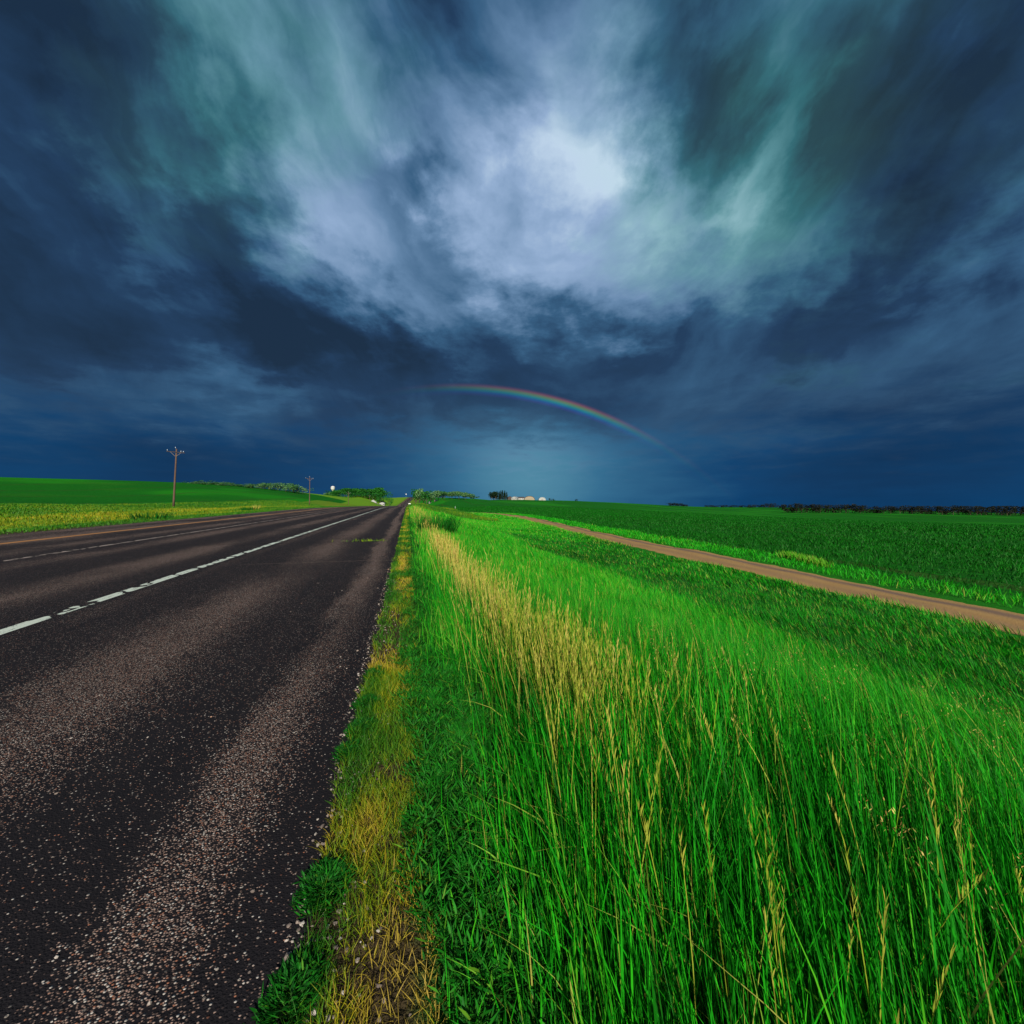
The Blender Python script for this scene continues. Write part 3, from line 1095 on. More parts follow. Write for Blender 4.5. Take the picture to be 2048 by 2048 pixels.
def weed_clump(s, t, rad, n, label):
    """a leafy plant at the asphalt edge: fronds of narrow leaflets"""
    x, y = (float(v) for v in st2xy(s, t))
    z = float(ground_z(s, t))
    b = Blades()
    az = U(n, 0, 6.3)
    rr = rad * np.sqrt(RNG.random(n))
    lob = .55 + .45 * np.sin(az * 3 + s * 40) * np.sin(az * 5 + t * 70)
    rr = rr * (.6 + .6 * lob)
    hz = np.maximum(0, 1 - (rr / rad) ** 2) * rad * .45 * U(n, .2, 1.2) + .003
    px, py = x + np.cos(az) * rr, y + np.sin(az) * rr * 1.5
    for j in range(7):
        a2 = az + RNG.normal(0, .9, n)
        q = RNG.normal(0, .008, (2, n))
        b.add(px + q[0], py + q[1], z + hz + RNG.normal(0, .006, n), U(n, .010, .030), U(n, .003, .009), a2, U(n, .3, 2.2), U(n, 0, .8), np.clip(.35 + RNG.normal(0, .24, n), 0, 1), 2, prof=.5)
    st_ = Blades()
    m = max(10, n // 9)
    st_.add(np.full(m, x) + RNG.normal(0, rad * .2, m), np.full(m, y) + RNG.normal(0, rad * .2, m), np.full(m, z), U(m, .4, .9) * rad, .0022, U(m, 0, 6.3), U(m, .5, 1.4), .2, U(m, .0, .5), 3, prof=.3)
    e = empty('weed_plant', (x, y, z), label, 'weed', 'leafy weeds at the asphalt edge')
    link('leaves', b.mesh('leaves', M_WEED, (x, y, z)), e)
    link('stems', st_.mesh('stems', M_WEED, (x, y, z)), e)


meadow()
seed_stalks()
strip_plants()
left_and_fields()


def px_ground(u, v):
    """road coordinates of a spot on the flat near ground"""
    y = FOC * EYE / (v - 999.0)
    x = (u - 1024.0) / FOC * y
    return float(x * D[0] + y * D[1]), float(x * NN[0] + y * NN[1])


for u, v, rad, n, lab in [(650, 1780, .058, 330, 'large ferny green weed at the asphalt edge halfway down the strip'),
                          (584, 2000, .055, 260, 'nearest leafy green weed on the asphalt edge at the bottom'),
                          (698, 1508, .045, 200, 'small leafy weed at the asphalt edge above the large ferny one'),
                          (722, 1462, .052, 220, 'two lobed green weed leaning over the asphalt edge'),
                          (733, 1412, .060, 220, 'bushy green weed at the asphalt edge below the topmost one'),
                          (752, 1352, .06, 180, 'topmost of the leafy green weeds along the asphalt edge')]:
    s_, t_ = px_ground(u, v)
    weed_clump(s_, t_, rad, n, lab)

# green shoots in the transverse crack of the shoulder
cw_ = Blades()
n = 85
t_ = np.where(RNG.random(n) < .75, RNG.normal(-1.05, .22, n), U(n, -1.9, -.4))
s_ = 11.9 + RNG.normal(0, .06, n)
x, y = st2xy(s_, t_)
cw_.add(x, y, road_z(s_) + .005, U(n, .04, .12), .022, U(n, 0, 6.3), U(n, .2, 1.2), .2, U(n, .35, .65), 2)
tag(link('crack_weeds', cw_.mesh('crack_weeds', M_VERGE), kind='stuff'), 'thin line of green shoots growing across the cracked shoulder', 'weeds')

# loose stones shed along the pavement edge
def loose_stones():
    n = 1700
    s = -.2 + 7.5 * RNG.random(n) ** 1.7
    t = ROAD_R + np.abs(RNG.normal(0, .14, n)) - .06
    on_road = RNG.random(n) < .12
    t = np.where(on_road, ROAD_R - RNG.random(n) ** 2 * 2.0, t)
    x, y = st2xy(s, t)
    z = np.where(t < ROAD_R, road_z(s) + .008, ground_z(s, t))
    sz = U(n, .0022, .0062) * (1 + .6 * (RNG.random(n) < .06))
    ico = np.array([(0, 0, 1), (.89, 0, .45), (.28, .85, .45), (-.72, .53, .45), (-.72, -.53, .45), (.28, -.85, .45), (.72, .53, -.45), (-.28, .85, -.45),
                    (-.89, 0, -.45), (-.28, -.85, -.45), (.72, -.53, -.45), (0, 0, -1)])
    fc = np.array([(0, 1, 2), (0, 2, 3), (0, 3, 4), (0, 4, 5), (0, 5, 1), (1, 6, 2), (2, 7, 3), (3, 8, 4), (4, 9, 5), (5, 10, 1), (2, 6, 7), (3, 7, 8), (4, 8, 9), (5, 9, 10),
                   (1, 10, 6), (6, 11, 7), (7, 11, 8), (8, 11, 9), (9, 11, 10), (10, 11, 6)])
    V = ico[None] * (1 + RNG.normal(0, .18, (n, 12, 1))) * sz[:, None, None] * np.stack([U(n, .8, 1.5), U(n, .7, 1.2), U(n, .5, .8)], 1)[:, None]
    a = U(n, 0, 6.3)[:, None]
    V = np.stack([V[..., 0] * np.cos(a) - V[..., 1] * np.sin(a), V[..., 0] * np.sin(a) + V[..., 1] * np.cos(a), V[..., 2]], -1)
    V = V + np.stack([x, y, z + sz * .25], 1)[:, None]
    m = new_mat('loose_stone')
    c = ramp(attr('tint'), [(0, (.09, .07, .065)), (.5, (.24, .19, .165)), (.9, (.40, .36, .33)), (1, (.30, .15, .09))], 'LINEAR')
    out_surface(principled(c, .85, .2))
    me = mesh_np('loose_stones', V, (np.arange(n)[:, None, None] * 12 + fc[None]).ravel(), np.full(n * 20, 3), m)
    fattr(me, 'tint', np.repeat(RNG.random(n), 12))
    tag(link('loose_stones', me, kind='stuff'), 'loose pale stone chips scattered along the asphalt edge', 'gravel')


loose_stones()

# ----------------------------------------------------------------------------
# solids
# ----------------------------------------------------------------------------
class MB:
    def __init__(self):
        self.v, self.f = [], []

    def add(self, v, f):
        k = len(self.v)
        self.v += [tuple(map(float, p)) for p in v]
        self.f += [tuple(i + k for i in q) for q in f]
        return self

    def box(self, x0, x1, y0, y1, z0, z1):
        v = [(x0, y0, z0), (x1, y0, z0), (x1, y1, z0), (x0, y1, z0), (x0, y0, z1), (x1, y0, z1), (x1, y1, z1), (x0, y1, z1)]
        return self.add(v, [(3, 2, 1, 0), (4, 5, 6, 7), (0, 1, 5, 4), (1, 2, 6, 5), (2, 3, 7, 6), (3, 0, 4, 7)])

    def bar(self, a, b, w, h):
        """rectangular bar from a to b"""
        a, b = Vector(a), Vector(b)
        q = (b - a).to_track_quat('X', 'Z')
        L = (b - a).length
        v = [a + q @ Vector(p) for p in [(0, -w / 2, -h / 2), (L, -w / 2, -h / 2), (L, w / 2, -h / 2), (0, w / 2, -h / 2),
                                         (0, -w / 2, h / 2), (L, -w / 2, h / 2), (L, w / 2, h / 2), (0, w / 2, h / 2)]]
        return self.add(v, [(3, 2, 1, 0), (4, 5, 6, 7), (0, 1, 5, 4), (1, 2, 6, 5), (2, 3, 7, 6), (3, 0, 4, 7)])

    def lathe(self, prof, n=16, c=(0, 0, 0), lean=(0, 0)):
        """profile of (radius, z) turned round the vertical"""
        v = [(c[0] + lean[0] * z + r * math.cos(2 * math.pi * i / n), c[1] + lean[1] * z + r * math.sin(2 * math.pi * i / n), c[2] + z) for r, z in prof for i in range(n)]
        f = []
        for j in range(len(prof) - 1):
            for i in range(n):
                f.append((j * n + i, j * n + (i + 1) % n, (j + 1) * n + (i + 1) % n, (j + 1) * n + i))
        f.append(tuple(range(n))[::-1])
        f.append(tuple((len(prof) - 1) * n + i for i in range(n)))
        return self.add(v, f)

    def prism(self, prof, y0, y1):
        """outline in x, z pushed along y"""
        n = len(prof)
        v = [(x, y0, z) for x, z in prof] + [(x, y1, z) for x, z in prof]
        f = [tuple(range(n)), tuple(range(2 * n - 1, n - 1, -1))] + [((i + 1) % n, i, n + i, n + (i + 1) % n) for i in range(n)]
        return self.add(v, f)

    def build(self, name, mat, parent=None, smooth=False):
        me = bpy.data.meshes.new(name)
        me.from_pydata(self.v, [], self.f)
        me.materials.append(mat)
        if smooth:
            me.polygons.foreach_set('use_smooth', [True] * len(me.polygons))
        me.update()
        return link(name, me, parent)


def spot(u, y):
    x = (u - 1024.0) / FOC * y
    return x, y, float(ground_xy(np.array([x]), np.array([y]))[0])


def top_h(v, y, z):
    return EYE - (v - 999.0) / FOC * y - z


# ---- utility poles ---------------------------------------------------------
M_WOOD = mat_plain('weathered_pole_wood', (0.105, 0.062, 0.045), .85, var=.4, scale=2.0)
M_ARM = mat_plain('dark_crossarm_wood', (0.040, 0.030, 0.030), .8, var=.3)
M_BRACE = mat_plain('brace_metal', (0.16, 0.13, 0.11), .6, 0.2)
M_CERAMIC = mat_plain('pale_insulator_glaze', (0.55, 0.62, 0.68), .25, var=.1)


def pole(u, y, H, lean, label, tilt=-.09):
    x, y, z = spot(u, y)
    e = empty('utility_pole', (x, y, z - .1), label, 'utility pole', 'utility poles left of the road', rz=R(13.5))
    L = (lean, 0)
    MB().lathe([(.17, 0), (.165, 1.5), (.13, H * .6), (.105, H), (.06, H + .04)], 12, lean=L).build('post', M_WOOD, e, True)
    zc = H - .55
    xc = lean * zc
    MB().bar((xc - 1.35, -.17, zc + 1.35 * -tilt), (xc + 1.35, -.17, zc - 1.35 * -tilt), .10, .13).build('crossarm', M_ARM, e)
    for s in (-1, 1):
        MB().bar((xc + s * .03, -.25, zc - .75), (xc + s * .80, -.25, zc - .04 + s * .80 * tilt), .03, .05).build('brace', M_BRACE, e)
    for px, pz in ((-1.25, 0), (1.12, 0), (.75, 0), (-.06, .55)):
        zz = zc + px * tilt + .065 + pz
        MB().lathe([(.015, -.02 - pz * .1), (.015, .09), (.045, .10), (.055, .15), (.04, .18), (.045, .21), (.02, .25)], 10, (xc + px, -.17, zz)).build('insulator', M_CERAMIC, e, True)


pole(347, 74, 10.0, .045, 'nearest tall wooden utility pole leaning right by the left field')
pole(619, 152, 9.9, .01, 'second utility pole from the left, standing before the hill')
pole(697, 268, 8.6, 0, 'thin utility pole in front of the grove left of the road')
pole(739, 415, 8.6, 0, 'utility pole just left of the small white barn')
pole(762, 600, 9.6, 0, 'farthest utility pole, above the white shed block')

# ---- trees -----------------------------------------------------------------
def mat_leaf(name, stops):
    m = new_mat(name)
    oi = S.nt.nodes.new('ShaderNodeObjectInfo')
    rnd = S(oi.outputs['Random'])
    c = ramp((attr('tint') * .75 + rnd * .25), stops, 'LINEAR')
    p = principled(c, .6, .15)
    tl = S.nt.nodes.new('ShaderNodeBsdfTranslucent')
    S.put(tl.inputs[0], c)
    mx = S.nt.nodes.new('ShaderNodeMixShader')
    mx.inputs[0].default_value = .2
    S.nt.links.new(p.s, mx.inputs[1])
    S.nt.links.new(tl.outputs[0], mx.inputs[2])
    out_surface(S(mx.outputs[0]))
    return m


LEAF_LIGHT = mat_leaf('silvery_green_leaves', [(0, (.010, .060, .010)), (.5, (.060, .180, .045)), (1, (.240, .400, .190))])
LEAF_MID = mat_leaf('green_leaves', [(0, (.006, .050, .006)), (.5, (.014, .120, .012)), (1, (.050, .220, .028))])
LEAF_DARK = mat_leaf('dark_needles', [(0, (.004, .012, .006)), (.6, (.008, .026, .009)), (1, (.018, .045, .014))])
LEAF_BROWN = mat_leaf('dark_shelterbelt_leaves', [(0, (.006, .008, .006)), (.6, (.014, .018, .010)), (1, (.030, .030, .018))])
M_BARK = mat_plain('bark', (.075, .052, .038), .9, var=.4)


def crown_mesh(name, mat, kind, seed, dense=420):
    """unit-height crown: leaf sprays spread through lobes, uneven outline, gaps"""
    g = np.random.default_rng(seed)
    P, T_ = [], []
    if kind == 'round':
        lobes = [((g.normal(0, .20), g.normal(0, .20), g.uniform(.38, .80)), g.uniform(.16, .27)) for _ in range(9)] + [((0, 0, .55), .30)]
    elif kind == 'bushy':
        lobes = [((g.normal(0, .30), g.normal(0, .26), g.uniform(.18, .70)), g.uniform(.18, .30)) for _ in range(10)]
    else:
        lobes = []
    if kind == 'spire':
        for _ in range(dense):
            zz = .06 + .94 * g.random() ** .8
            rr = (.24 * (1 - zz) ** .75 + .015) * (.75 + .35 * math.sin(zz * 40 + seed)) * math.sqrt(g.uniform(.2, 1))
            a = g.random() * 6.283
            P.append((math.cos(a) * rr, math.sin(a) * rr, zz))
            T_.append(g.random())
    else:
        per = dense // len(lobes)
        for c, r in lobes:
            lt = g.random()
            for _ in range(per):
                d = g.normal(0, 1, 3)
                d /= np.linalg.norm(d)
                rr = r * g.uniform(.55, 1.05)
                P.append((c[0] + d[0] * rr, c[1] + d[1] * rr, max(.04, c[2] + d[2] * rr * .85)))
                T_.append(.55 * lt + .45 * g.random())
    P = np.array(P)
    P[:, 2] = np.minimum(P[:, 2] / np.percentile(P[:, 2], 92), 1.08)
    n = len(P)
    V = np.empty((n, 4, 3))
    sz = g.uniform(.030, .075, n) if kind != 'spire' else g.uniform(.03, .06, n)
    for i in range(n):
        a = g.normal(0, 1, 3)
        a /= np.linalg.norm(a)
        b = np.cross(a, g.normal(0, 1, 3))
        b /= np.linalg.norm(b)
        V[i] = P[i] + np.array([a, b * .6, -a, -b * .6]) * sz[i]
    V[..., 2] = np.maximum(V[..., 2], .0)
    me = mesh_np(name, V, np.arange(4 * n), np.full(n, 4), mat)
    fattr(me, 'tint', np.repeat(T_, 4))
    return me


def trunk_mesh(name, kind, seed):
    g = np.random.default_rng(seed)
    b = MB()
    top = .55 if kind != 'spire' else .9
    b.lathe([(.035, 0), (.026, .15), (.02, top * .6), (.006, top)], 8)
    if kind != 'spire':
        for j in range(5):
            a = j * 1.26 + g.random()
            z0 = g.uniform(.16, .36)
            b.bar((0, 0, z0), (math.cos(a) * .22, math.sin(a) * .22, z0 + g.uniform(.15, .32)), .014, .014)
    me = bpy.data.meshes.new(name)
    me.from_pydata(b.v, [], b.f)
    me.materials.append(M_BARK)
    return me


_protos = {}


def tree(name, u, y, vtop, kind, mat, width, label, group, bush=False):
    x, y, z = spot(u, y)
    h = max(1.0, top_h(vtop, y, z) + .15)
    key = (kind, mat.name)
    if key not in _protos:
        _protos[key] = [(crown_mesh('crown', mat, kind, 31 * i + len(_protos) * 7 + 3), trunk_mesh('trunk', kind, i)) for i in range(4)]
    c, t = random.choice(_protos[key])
    e = empty(name, (x, y, z - .15), label, 'bush' if bush else 'tree', group, rz=random.random() * 6.28)
    w = width / .75
    oc = link('crown', c, e)
    oc.scale = (w, w, h)
    ot = link('trunk', t, e)
    ot.scale = (h, h, h)
    return e


G = 'trees in the row along the hilltop field'
us = np.linspace(392, 604, 27)
for i, u in enumerate(us):
    uu = u + random.uniform(-2, 2)
    yy = float(np.interp(uu, [385, 480, 600], [222, 242, 292])) + random.uniform(-8, 8)
    vt = float(np.interp(uu, [388, 396, 408, 425, 450, 475, 500, 520, 560, 585, 606], [964, 961, 965.5, 965, 963.5, 968.5, 968, 966.5, 968, 969, 974])) + random.uniform(-.8, 1.4)
    lab = 'pale green bushy tree in the unbroken row on the left hilltop'
    if i == 0:
        lab = 'rounded pale tree at the left end of the hilltop row'
    if i == len(us) - 1:
        lab = 'low tree at the right end of the hilltop row'
    tree('hilltop_tree', uu, yy, vt, 'bushy', LEAF_LIGHT, random.uniform(4.0, 6.0), lab, G)

G = 'trees in the grove left of the road'
for i in range(30):
    uu = 656 + 112 * (i + .5) / 30 + random.uniform(-2, 2)
    vt = float(np.interp(uu, [652, 660, 668, 680, 695, 710, 745, 752, 762, 768, 772], [988, 984.5, 982.5, 979.5, 977.5, 978, 979, 976.5, 977.5, 982, 988])) + random.uniform(-.6, 1.6)
    yy = random.uniform(500, 560)
    lab, mm = 'green leafy tree in the dense grove left of the road', LEAF_MID
    if i == 0:
        lab, mm = 'pale low tree at the left end of the dense grove', LEAF_LIGHT
    elif i == 29:
        lab = 'dark tree at the right end of the dense grove'
    tree('grove_tree', uu, yy, vt, 'round', mm, random.uniform(8, 11), lab, G)
for i in range(14):
    uu = 650 + 46 * (i + .5) / 14 + random.uniform(-2, 2)
    yy = random.uniform(395, 430)
    tree('grove_bush', uu, yy, float(np.interp(uu, [650, 670, 696], [989, 989, 996])) + random.uniform(-1, 1.5), 'bushy', LEAF_MID, random.uniform(5, 7),
         'low green bush in front of the left side of the grove', 'low bushes before the grove', True)
for i in range(12):
    uu = 698 + 66 * (i + .5) / 12 + random.uniform(-2, 2)
    tree('grove_tree', uu, random.uniform(478, 498), random.uniform(984, 988), 'bushy', LEAF_MID, random.uniform(7, 9),
         'shorter tree along the front of the dense grove', 'shorter trees along the front of the grove')
tree('round_bush', 779, 470, 990.5, 'bushy', LEAF_MID, 5.5, 'lone round bush between the grove and the road crest', None, True)

G = 'trees right of the road crest'
us = np.linspace(833, 947, 17)
for i, u in enumerate(us):
    uu = u + random.uniform(-1.5, 1.5)
    vt = float(np.interp(uu, [826, 834, 842, 850, 858, 866, 880, 890, 905, 917, 930, 940, 950], [984, 981.5, 982, 986.5, 984.5, 984, 984, 985.5, 985, 985, 986.5, 988, 993])) + random.uniform(-.5, .8)
    lab, mm = 'pale crowned tree in the row right of the road crest', LEAF_LIGHT
    if i == 0:
        lab, mm = 'large round tree nearest the road crest on its right', LEAF_MID
    elif i == len(us) - 1:
        lab = 'small tree at the right end of the row beyond the field'
    elif i in (3, 4, 7):
        mm = LEAF_MID
        lab = 'darker green tree in the row right of the road crest'
    tree('roadside_tree', uu, random.uniform(520, 545), vt - .8, 'round', mm, random.uniform(9.5, 13), lab, G)

G = 'dark evergreens beside the farm sheds'
for u, v in [(983, 985.5), (987, 984.5), (991, 985), (994, 983.5), (998, 984), (1002, 982.5), (1005, 982), (1009, 982.5), (1013, 984.5), (986, 988), (990, 989), (1000, 988), (1008, 987)]:
    tree('evergreen_tree', u + random.uniform(-.8, .8), random.uniform(560, 575), v, 'round' if u < 993 else 'spire', LEAF_DARK, random.uniform(7.0, 9.0),
         'dark evergreen in the tight clump left of the farm sheds', G)
for u, v, lab in [(1100, 997, 'low dark bush right of the small white arched shed'), (1106, 997.8, 'smaller of two dark bushes right of the white arched shed'),
                  (1153, 998.5, 'isolated dark bush on the crest of the right field')]:
    tree('dark_bush', u, 500, v, 'bushy', LEAF_DARK, 3.0, lab, None, True)
for i in range(7):
    uu = 1340 + 36 * (i + .3) / 7
    tree('clump_tree', uu, random.uniform(585, 605), float(np.interp(uu, [1338, 1350, 1378], [1006.5, 1006.5, 1010])) + random.uniform(-.5, .8), 'bushy', LEAF_BROWN,
         random.uniform(6, 8), 'dark tree in the small lone clump on the right horizon', 'trees of the lone dark clump')
G = 'trees of the dark shelterbelt at right'
for i in range(16):
    uu = 1408 + 146 * (i + .5) / 16 + random.uniform(-3, 3)
    vt = float(np.interp(uu, [1400, 1500, 1508, 1518, 1535, 1540, 1547, 1556], [1010.8, 1011, 1008.5, 1011.5, 1008, 1006.5, 1008, 1011])) + random.uniform(-.4, .6)
    tree('distant_tree', uu, random.uniform(690, 720), vt, 'bushy', LEAF_BROWN, random.uniform(7, 10), 'small dark tree in the thin far line left of the shelterbelt', 'trees of the thin far line')
for i in range(66):
    uu = 1560 + 640 * (i + .5) / 66 + random.uniform(-4, 4)
    vt = float(np.interp(uu, [1556, 1575, 1600, 1625, 1650, 1670, 1690, 1702, 1730, 1767, 1800, 1990], [1009.5, 1009, 1009.5, 1010, 1012, 1011.5, 1009.5, 1010, 1014, 1014, 1013, 1014])) + random.uniform(-1, 2)
    lab = 'dark tree in the long shelterbelt along the right field edge'
    if i == 0:
        lab = 'dark tree ending the long shelterbelt at its left'
    tree('shelterbelt_tree', uu, random.uniform(428, 440), vt, 'bushy', LEAF_BROWN, random.uniform(6.5, 9), lab, G)

# ---- water tower -----------------------------------------------------------
M_TANK = mat_plain('white_tank_paint', (.55, .55, .55), .45, var=.06, scale=.4)
M_STEM = mat_plain('tan_tower_paint', (.42, .36, .27), .6, var=.1)
x, y, z = spot(665.7, 1500)
ht = top_h(972.0, 1500, z)
e = empty('water_tower', (x, y, z), 'white bulb water tower rising behind the left end of the grove', 'water tower')
MB().lathe([(3.6, 0), (2.4, 3), (2.2, ht - 18), (3.2, ht - 14.5)], 20).build('stem', M_STEM, e, True)
MB().lathe([(3.2, ht - 14.5), (5.4, ht - 12.2), (6.7, ht - 9), (7.0, ht - 6), (6.8, ht - 5.2)], 28).build('tank', M_TANK, e, True)
MB().lathe([(6.8, ht - 5.2), (6.3, ht - 3.2), (4.5, ht - 1.2), (2, ht - .25), (.3, ht)], 28).build('roof', M_TANK, e, True)
MB().lathe([(7.05, ht - 6.1), (7.6, ht - 6.1), (7.6, ht - 5.9), (7.05, ht - 5.9)], 28).build('catwalk', M_BRACE, e)

# ---- farm buildings --------------------------------------------------------
M_WHITE = mat_plain('white_siding', (.36, .36, .35), .6, var=.08)
M_BEIGE = mat_plain('beige_steel_siding', (.28, .225, .155), .5, var=.08)
M_ROOFD = mat_plain('dark_brown_roof', (.060, .045, .042), .7, var=.2)
M_ROOFW = mat_plain('pale_metal_roof', (.34, .36, .36), .5, 0.2, var=.08)
M_DOOR = mat_plain('grey_door', (.28, .26, .24), .6, var=.1)
M_GLASS = mat_plain('dark_window', (.03, .04, .05), .15, var=.1)


def gable(name, u, y, w, dep, eave, ridge, wall, roof, label, rz=0.0, group=None, sink=.4, door=True, zadd=0.0):
    x, y, z = spot(u, y)
    e = empty(name, (x, y, z - sink + zadd), label, 'building', group, rz)
    eave, ridge = eave + sink, ridge + sink
    MB().prism([(-w / 2, 0), (w / 2, 0), (w / 2, eave), (0, ridge), (-w / 2, eave)], 0, dep).build('wall', wall, e)
    k = .35
    dx = (ridge - eave) / (w / 2)
    MB().prism([(-w / 2 - k, eave - k * dx + .03), (0, ridge + .03), (w / 2 + k, eave - k * dx + .03), (w / 2 + k, eave - k * dx + .2), (0, ridge + .2), (-w / 2 - k, eave - k * dx + .2)],
               -.3, dep + .3).build('roof', roof, e)
    if door:
        MB().box(-w * .16, w * .16, -.06, -.003, 0, eave * .8).build('door', M_DOOR, e)
        for s in (-1, 1):
            MB().box(s * w * .32 - .5, s * w * .32 + .5, -.05, -.003, eave * .45, eave * .75).build('window', M_GLASS, e)
    return e


def long_shed(name, u, y, L, dep, eave, ridge, wall, roof, label, rz=0.0, sink=.4):
    """ridge parallel to the long front"""
    x, y, z = spot(u, y)
    e = empty(name, (x, y, z - sink), label, 'building', None, rz)
    eave, ridge = eave + sink, ridge + sink
    me = MB()
    pr = [(0, 0), (dep, 0), (dep, eave), (dep / 2, ridge), (0, eave)]
    n = len(pr)
    me.add([(-L / 2, a, b) for a, b in pr] + [(L / 2, a, b) for a, b in pr], [tuple(range(n))[::-1], tuple(range(n, 2 * n))] + [(i, (i + 1) % n, n + (i + 1) % n, n + i) for i in range(n)])
    me.build('wall', wall, e)
    k, dx = .4, (ridge - eave) / (dep / 2)
    pr = [(-k, eave - k * dx + .03), (dep / 2, ridge + .03), (dep + k, eave - k * dx + .03), (dep + k, eave - k * dx + .22), (dep / 2, ridge + .22), (-k, eave - k * dx + .22)]
    n = 6
    MB().add([(-L / 2 - .3, a, b) for a, b in pr] + [(L / 2 + .3, a, b) for a, b in pr],
             [tuple(range(n))[::-1], tuple(range(n, 2 * n))] + [(i, (i + 1) % n, n + (i + 1) % n, n + i) for i in range(n)]).build('roof', roof, e)
    for px in (-.3, .12):
        MB().box(L * px - 1.3, L * px + 1.3, -.06, -.003, 0, eave * .82).build('door', M_DOOR, e)
    MB().box(L * .34, L * .34 + 1.1, -.05, -.003, eave * .45, eave * .75).build('window', M_GLASS, e)
    return e


def quonset(name, u, y, w, h, dep, wall, roof, label, rz=0.0, sink=.4):
    x, y, z = spot(u, y)
    e = empty(name, (x, y, z - sink), label, 'building', None, rz)
    h += sink
    N = 18
    arc = lambda ww, hh: [(ww / 2 * math.cos(math.pi * i / N), hh * math.sin(math.pi * i / N) ** .8) for i in range(N + 1)]
    MB().prism(arc(w, h), .15, dep).build('wall', wall, e)
    o, i_ = arc(w + .9, h + .45), arc(w + .02, h + .01)
    b = MB()
    for j in range(N):
        q = [o[j], o[j + 1], i_[j + 1], i_[j]]
        b.prism(q, -.2, dep + .2)
    b.build('roof', roof, e)
    MB().box(-w * .17, w * .17, .08, .147, 0, h * .62).build('door', M_DOOR if wall is not M_BEIGE else M_BEIGE, e)
    return e


long_shed('farm_shed', 1037.5, 585, 14.5, 9, 2.6, 3.9, M_WHITE, M_ROOFD, 'long low white farm shed with dark roof left of the arched buildings')
gable('farm_shed', 1028, 560, 7.0, 8, 2.6, 4.2, M_WHITE, M_ROOFW, 'bright white gabled shed beside the dark evergreens', rz=-.35)
gable('farm_house', 1020.5, 600, 7.0, 8, 3.0, 4.8, M_ROOFD, M_ROOFD, 'small dark house partly behind the dark evergreens', rz=.2, door=False)
quonset('arched_barn', 1059, 570, 13.6, 4.9, 18, M_BEIGE, M_ROOFD, 'beige arched farm building with brown roof rim')
quonset('arched_shed', 1084.5, 560, 8.2, 3.6, 12, M_WHITE, M_ROOFW, 'small white arched shed right of the beige arched building')
gable('farm_house', 860, 536, 3.2, 6, 1.6, 2.8, M_WHITE, M_ROOFW, 'tiny white house among trees, nearer the road crest', rz=.3, sink=.3)
gable('farm_house', 870.5, 536, 2.4, 5, 1.4, 2.3, M_WHITE, M_ROOFW, 'tinier white hut among trees, farther from the road', rz=-.2, sink=.3)
gable('white_barn', 746, 455, 6.5, 9, 1.6, 4.0, M_WHITE, M_ROOFW, 'small white barn with pale roof below the grove', rz=.25, zadd=.6)
long_shed('white_shed', 756.5, 450, 9.5, 6, 1.5, 2.2, M_WHITE, M_ROOFW, 'long low white shed between the barn and the white block', rz=-.12)
gable('white_block', 764, 425, 4.6, 6, 3.0, 3.9, M_WHITE, M_ROOFW, 'boxy white building nearest the road beside the gravel yard', rz=.15)

# gravel yard and its drive beside the white block
s_y = np.linspace(395, 500, 24)
M_YARD = mat_plain('pale_gravel_yard', (.34, .30, .22), .95, var=.2, scale=1.5)
me = strip_mesh('path', s_y, -29 + 0 * s_y + 9 * np.clip((s_y - 440) / 60, 0, 1), -25 + 6 * np.clip((s_y - 430) / 70, 0, 1), .12, M_YARD)
link('path', me, kind='structure')

# ---- signs and markers -----------------------------------------------------
M_SIGNW = mat_plain('white_sign_face', (.75, .76, .76), .4, var=.05)
M_YELLOW = mat_plain('yellow_marker', (.70, .55, .20), .5, var=.1)
M_STEEL = mat_plain('galvanised_post', (.35, .36, .38), .45, .5, var=.1)


def sign(name, s, t, w, h, z0, face, label, cat):
    x, y = (float(v) for v in st2xy(s, t))
    z = float(ground_z(s, t))
    e = empty(name, (x, y, z - .2), label, cat, None, R(13.5))
    MB().box(-.05, .05, -.03, .03, 0, z0 + h + .2).build('post', M_STEEL, e)
    MB().box(-w / 2, w / 2, -.055, -.033, z0 + .2, z0 + h + .2).build('panel', face, e)


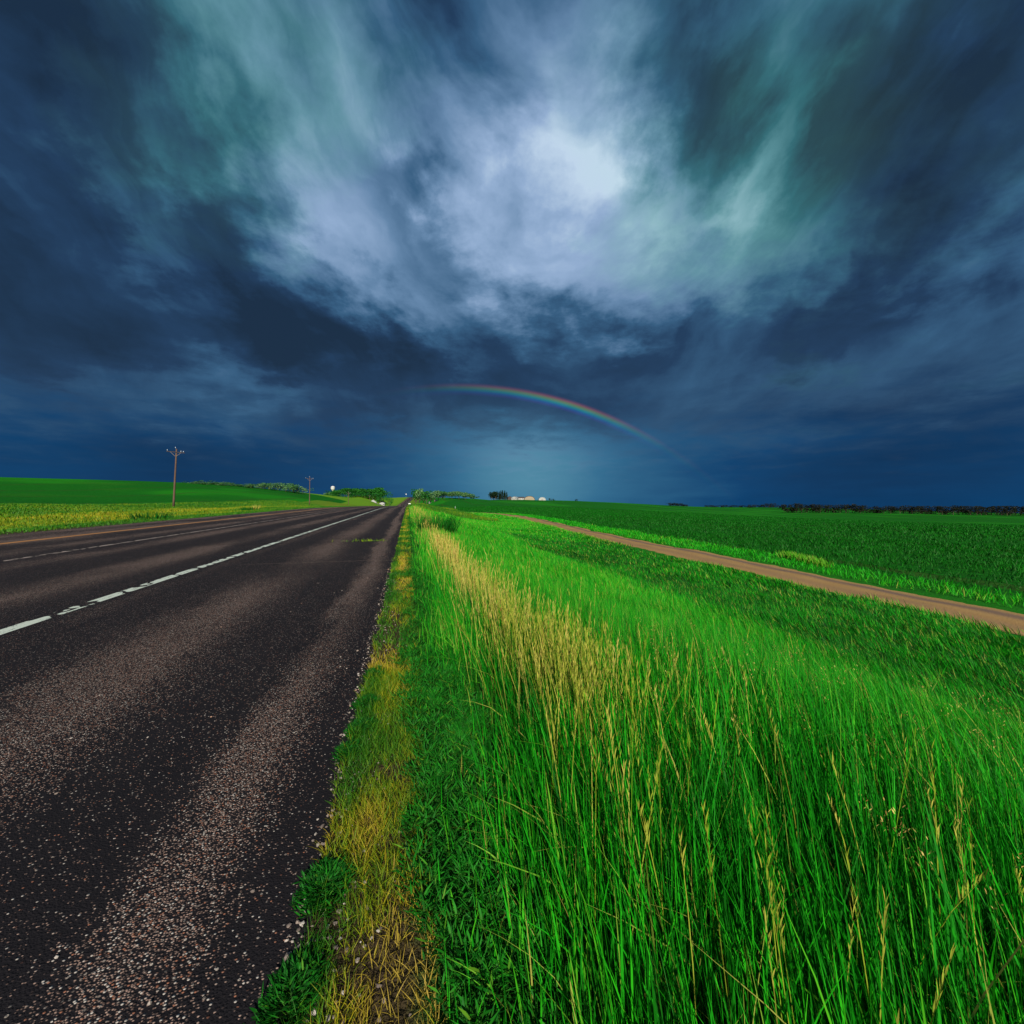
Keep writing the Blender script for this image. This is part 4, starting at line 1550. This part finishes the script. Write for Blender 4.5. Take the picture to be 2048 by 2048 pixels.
def marker(u, y, h, w, mat, label):
    x, y, z = spot(u, y)
    e = empty('marker_post', (x, y, z - .15), label, 'marker post')
    MB().lathe([(w, 0), (w, h * .72 + .15), (w * .92, h * .72 + .16)], 10).build('post', mat, e, True)
    MB().lathe([(w * 1.08, h * .72 + .16), (w * 1.08, h + .13), (w * .7, h + .15)], 10).build('cap', M_SIGNW, e, True)


sign('road_sign', 560, 1.9, 2.6, 1.1, 1.2, M_SIGNW, 'small white road sign right of the road below its crest', 'road sign')
sign('road_sign', 880, -16.5, 1.6, 1.6, 6.0, M_SIGNW, 'small pale sign on a tall post left of the road crest', 'road sign')
marker(539, 285, 1.6, .14, M_YELLOW, 'yellow marker post before the hilltop tree row')
marker(910.5, 190, 1.1, .06, M_SIGNW, 'thin white marker post standing in the right crop field')
marker(834.7, 175, 1.0, .07, M_SIGNW, 'short white marker post on the verge right of the road')

# ---- single tufts ----------------------------------------------------------
def tuft(name, s, t, rad, h, n, mat, tlo, thi, label, cat, wmin):
    x, y = (float(v) for v in st2xy(s, t))
    z = float(ground_z(s, t))
    b = Blades()
    az = U(n, 0, 6.3)
    rr = rad * np.sqrt(RNG.random(n))
    b.add(x + np.cos(az) * rr, y + np.sin(az) * rr, np.full(n, z - .03), U(n, .6, 1) * h, wmin, az, U(n, 0, .45), U(n, 0, .5), U(n, tlo, thi), 3)
    tag(link(name, b.mesh(name, mat)), label, cat)


def st_of(u, y):
    x, y, z = spot(u, y)
    s, t = xy2st(np.array(x), np.array(y))
    return float(s), float(t)


s_, t_ = st_of(512, 62)
tuft('dry_tuft', s_, t_, .40, 1.0, 60, M_STRAW, .5, .85, 'tall dry yellow tuft in the verge between road and left hill', 'grass tuft', .06)
s_, t_ = st_of(500, 58)
tuft('green_tuft', s_, t_, 1.0, .75, 160, M_WEED, .0, .6, 'dark green leafy tuft just left of the dry yellow tuft', 'grass tuft', .07)
s_, t_ = st_of(300, 24.5)
tuft('green_tuft', s_, t_, .9, .6, 160, M_WEED, .0, .5, 'dark green clump on the left verge nearest the viewer', 'grass tuft', .05)
tuft('leafy_clump', 14.2, .95, .55, .95, 420, M_WEED, .0, .55, 'dark leafy clump among yellow stalks beside the receding road', 'grass clump', .022)
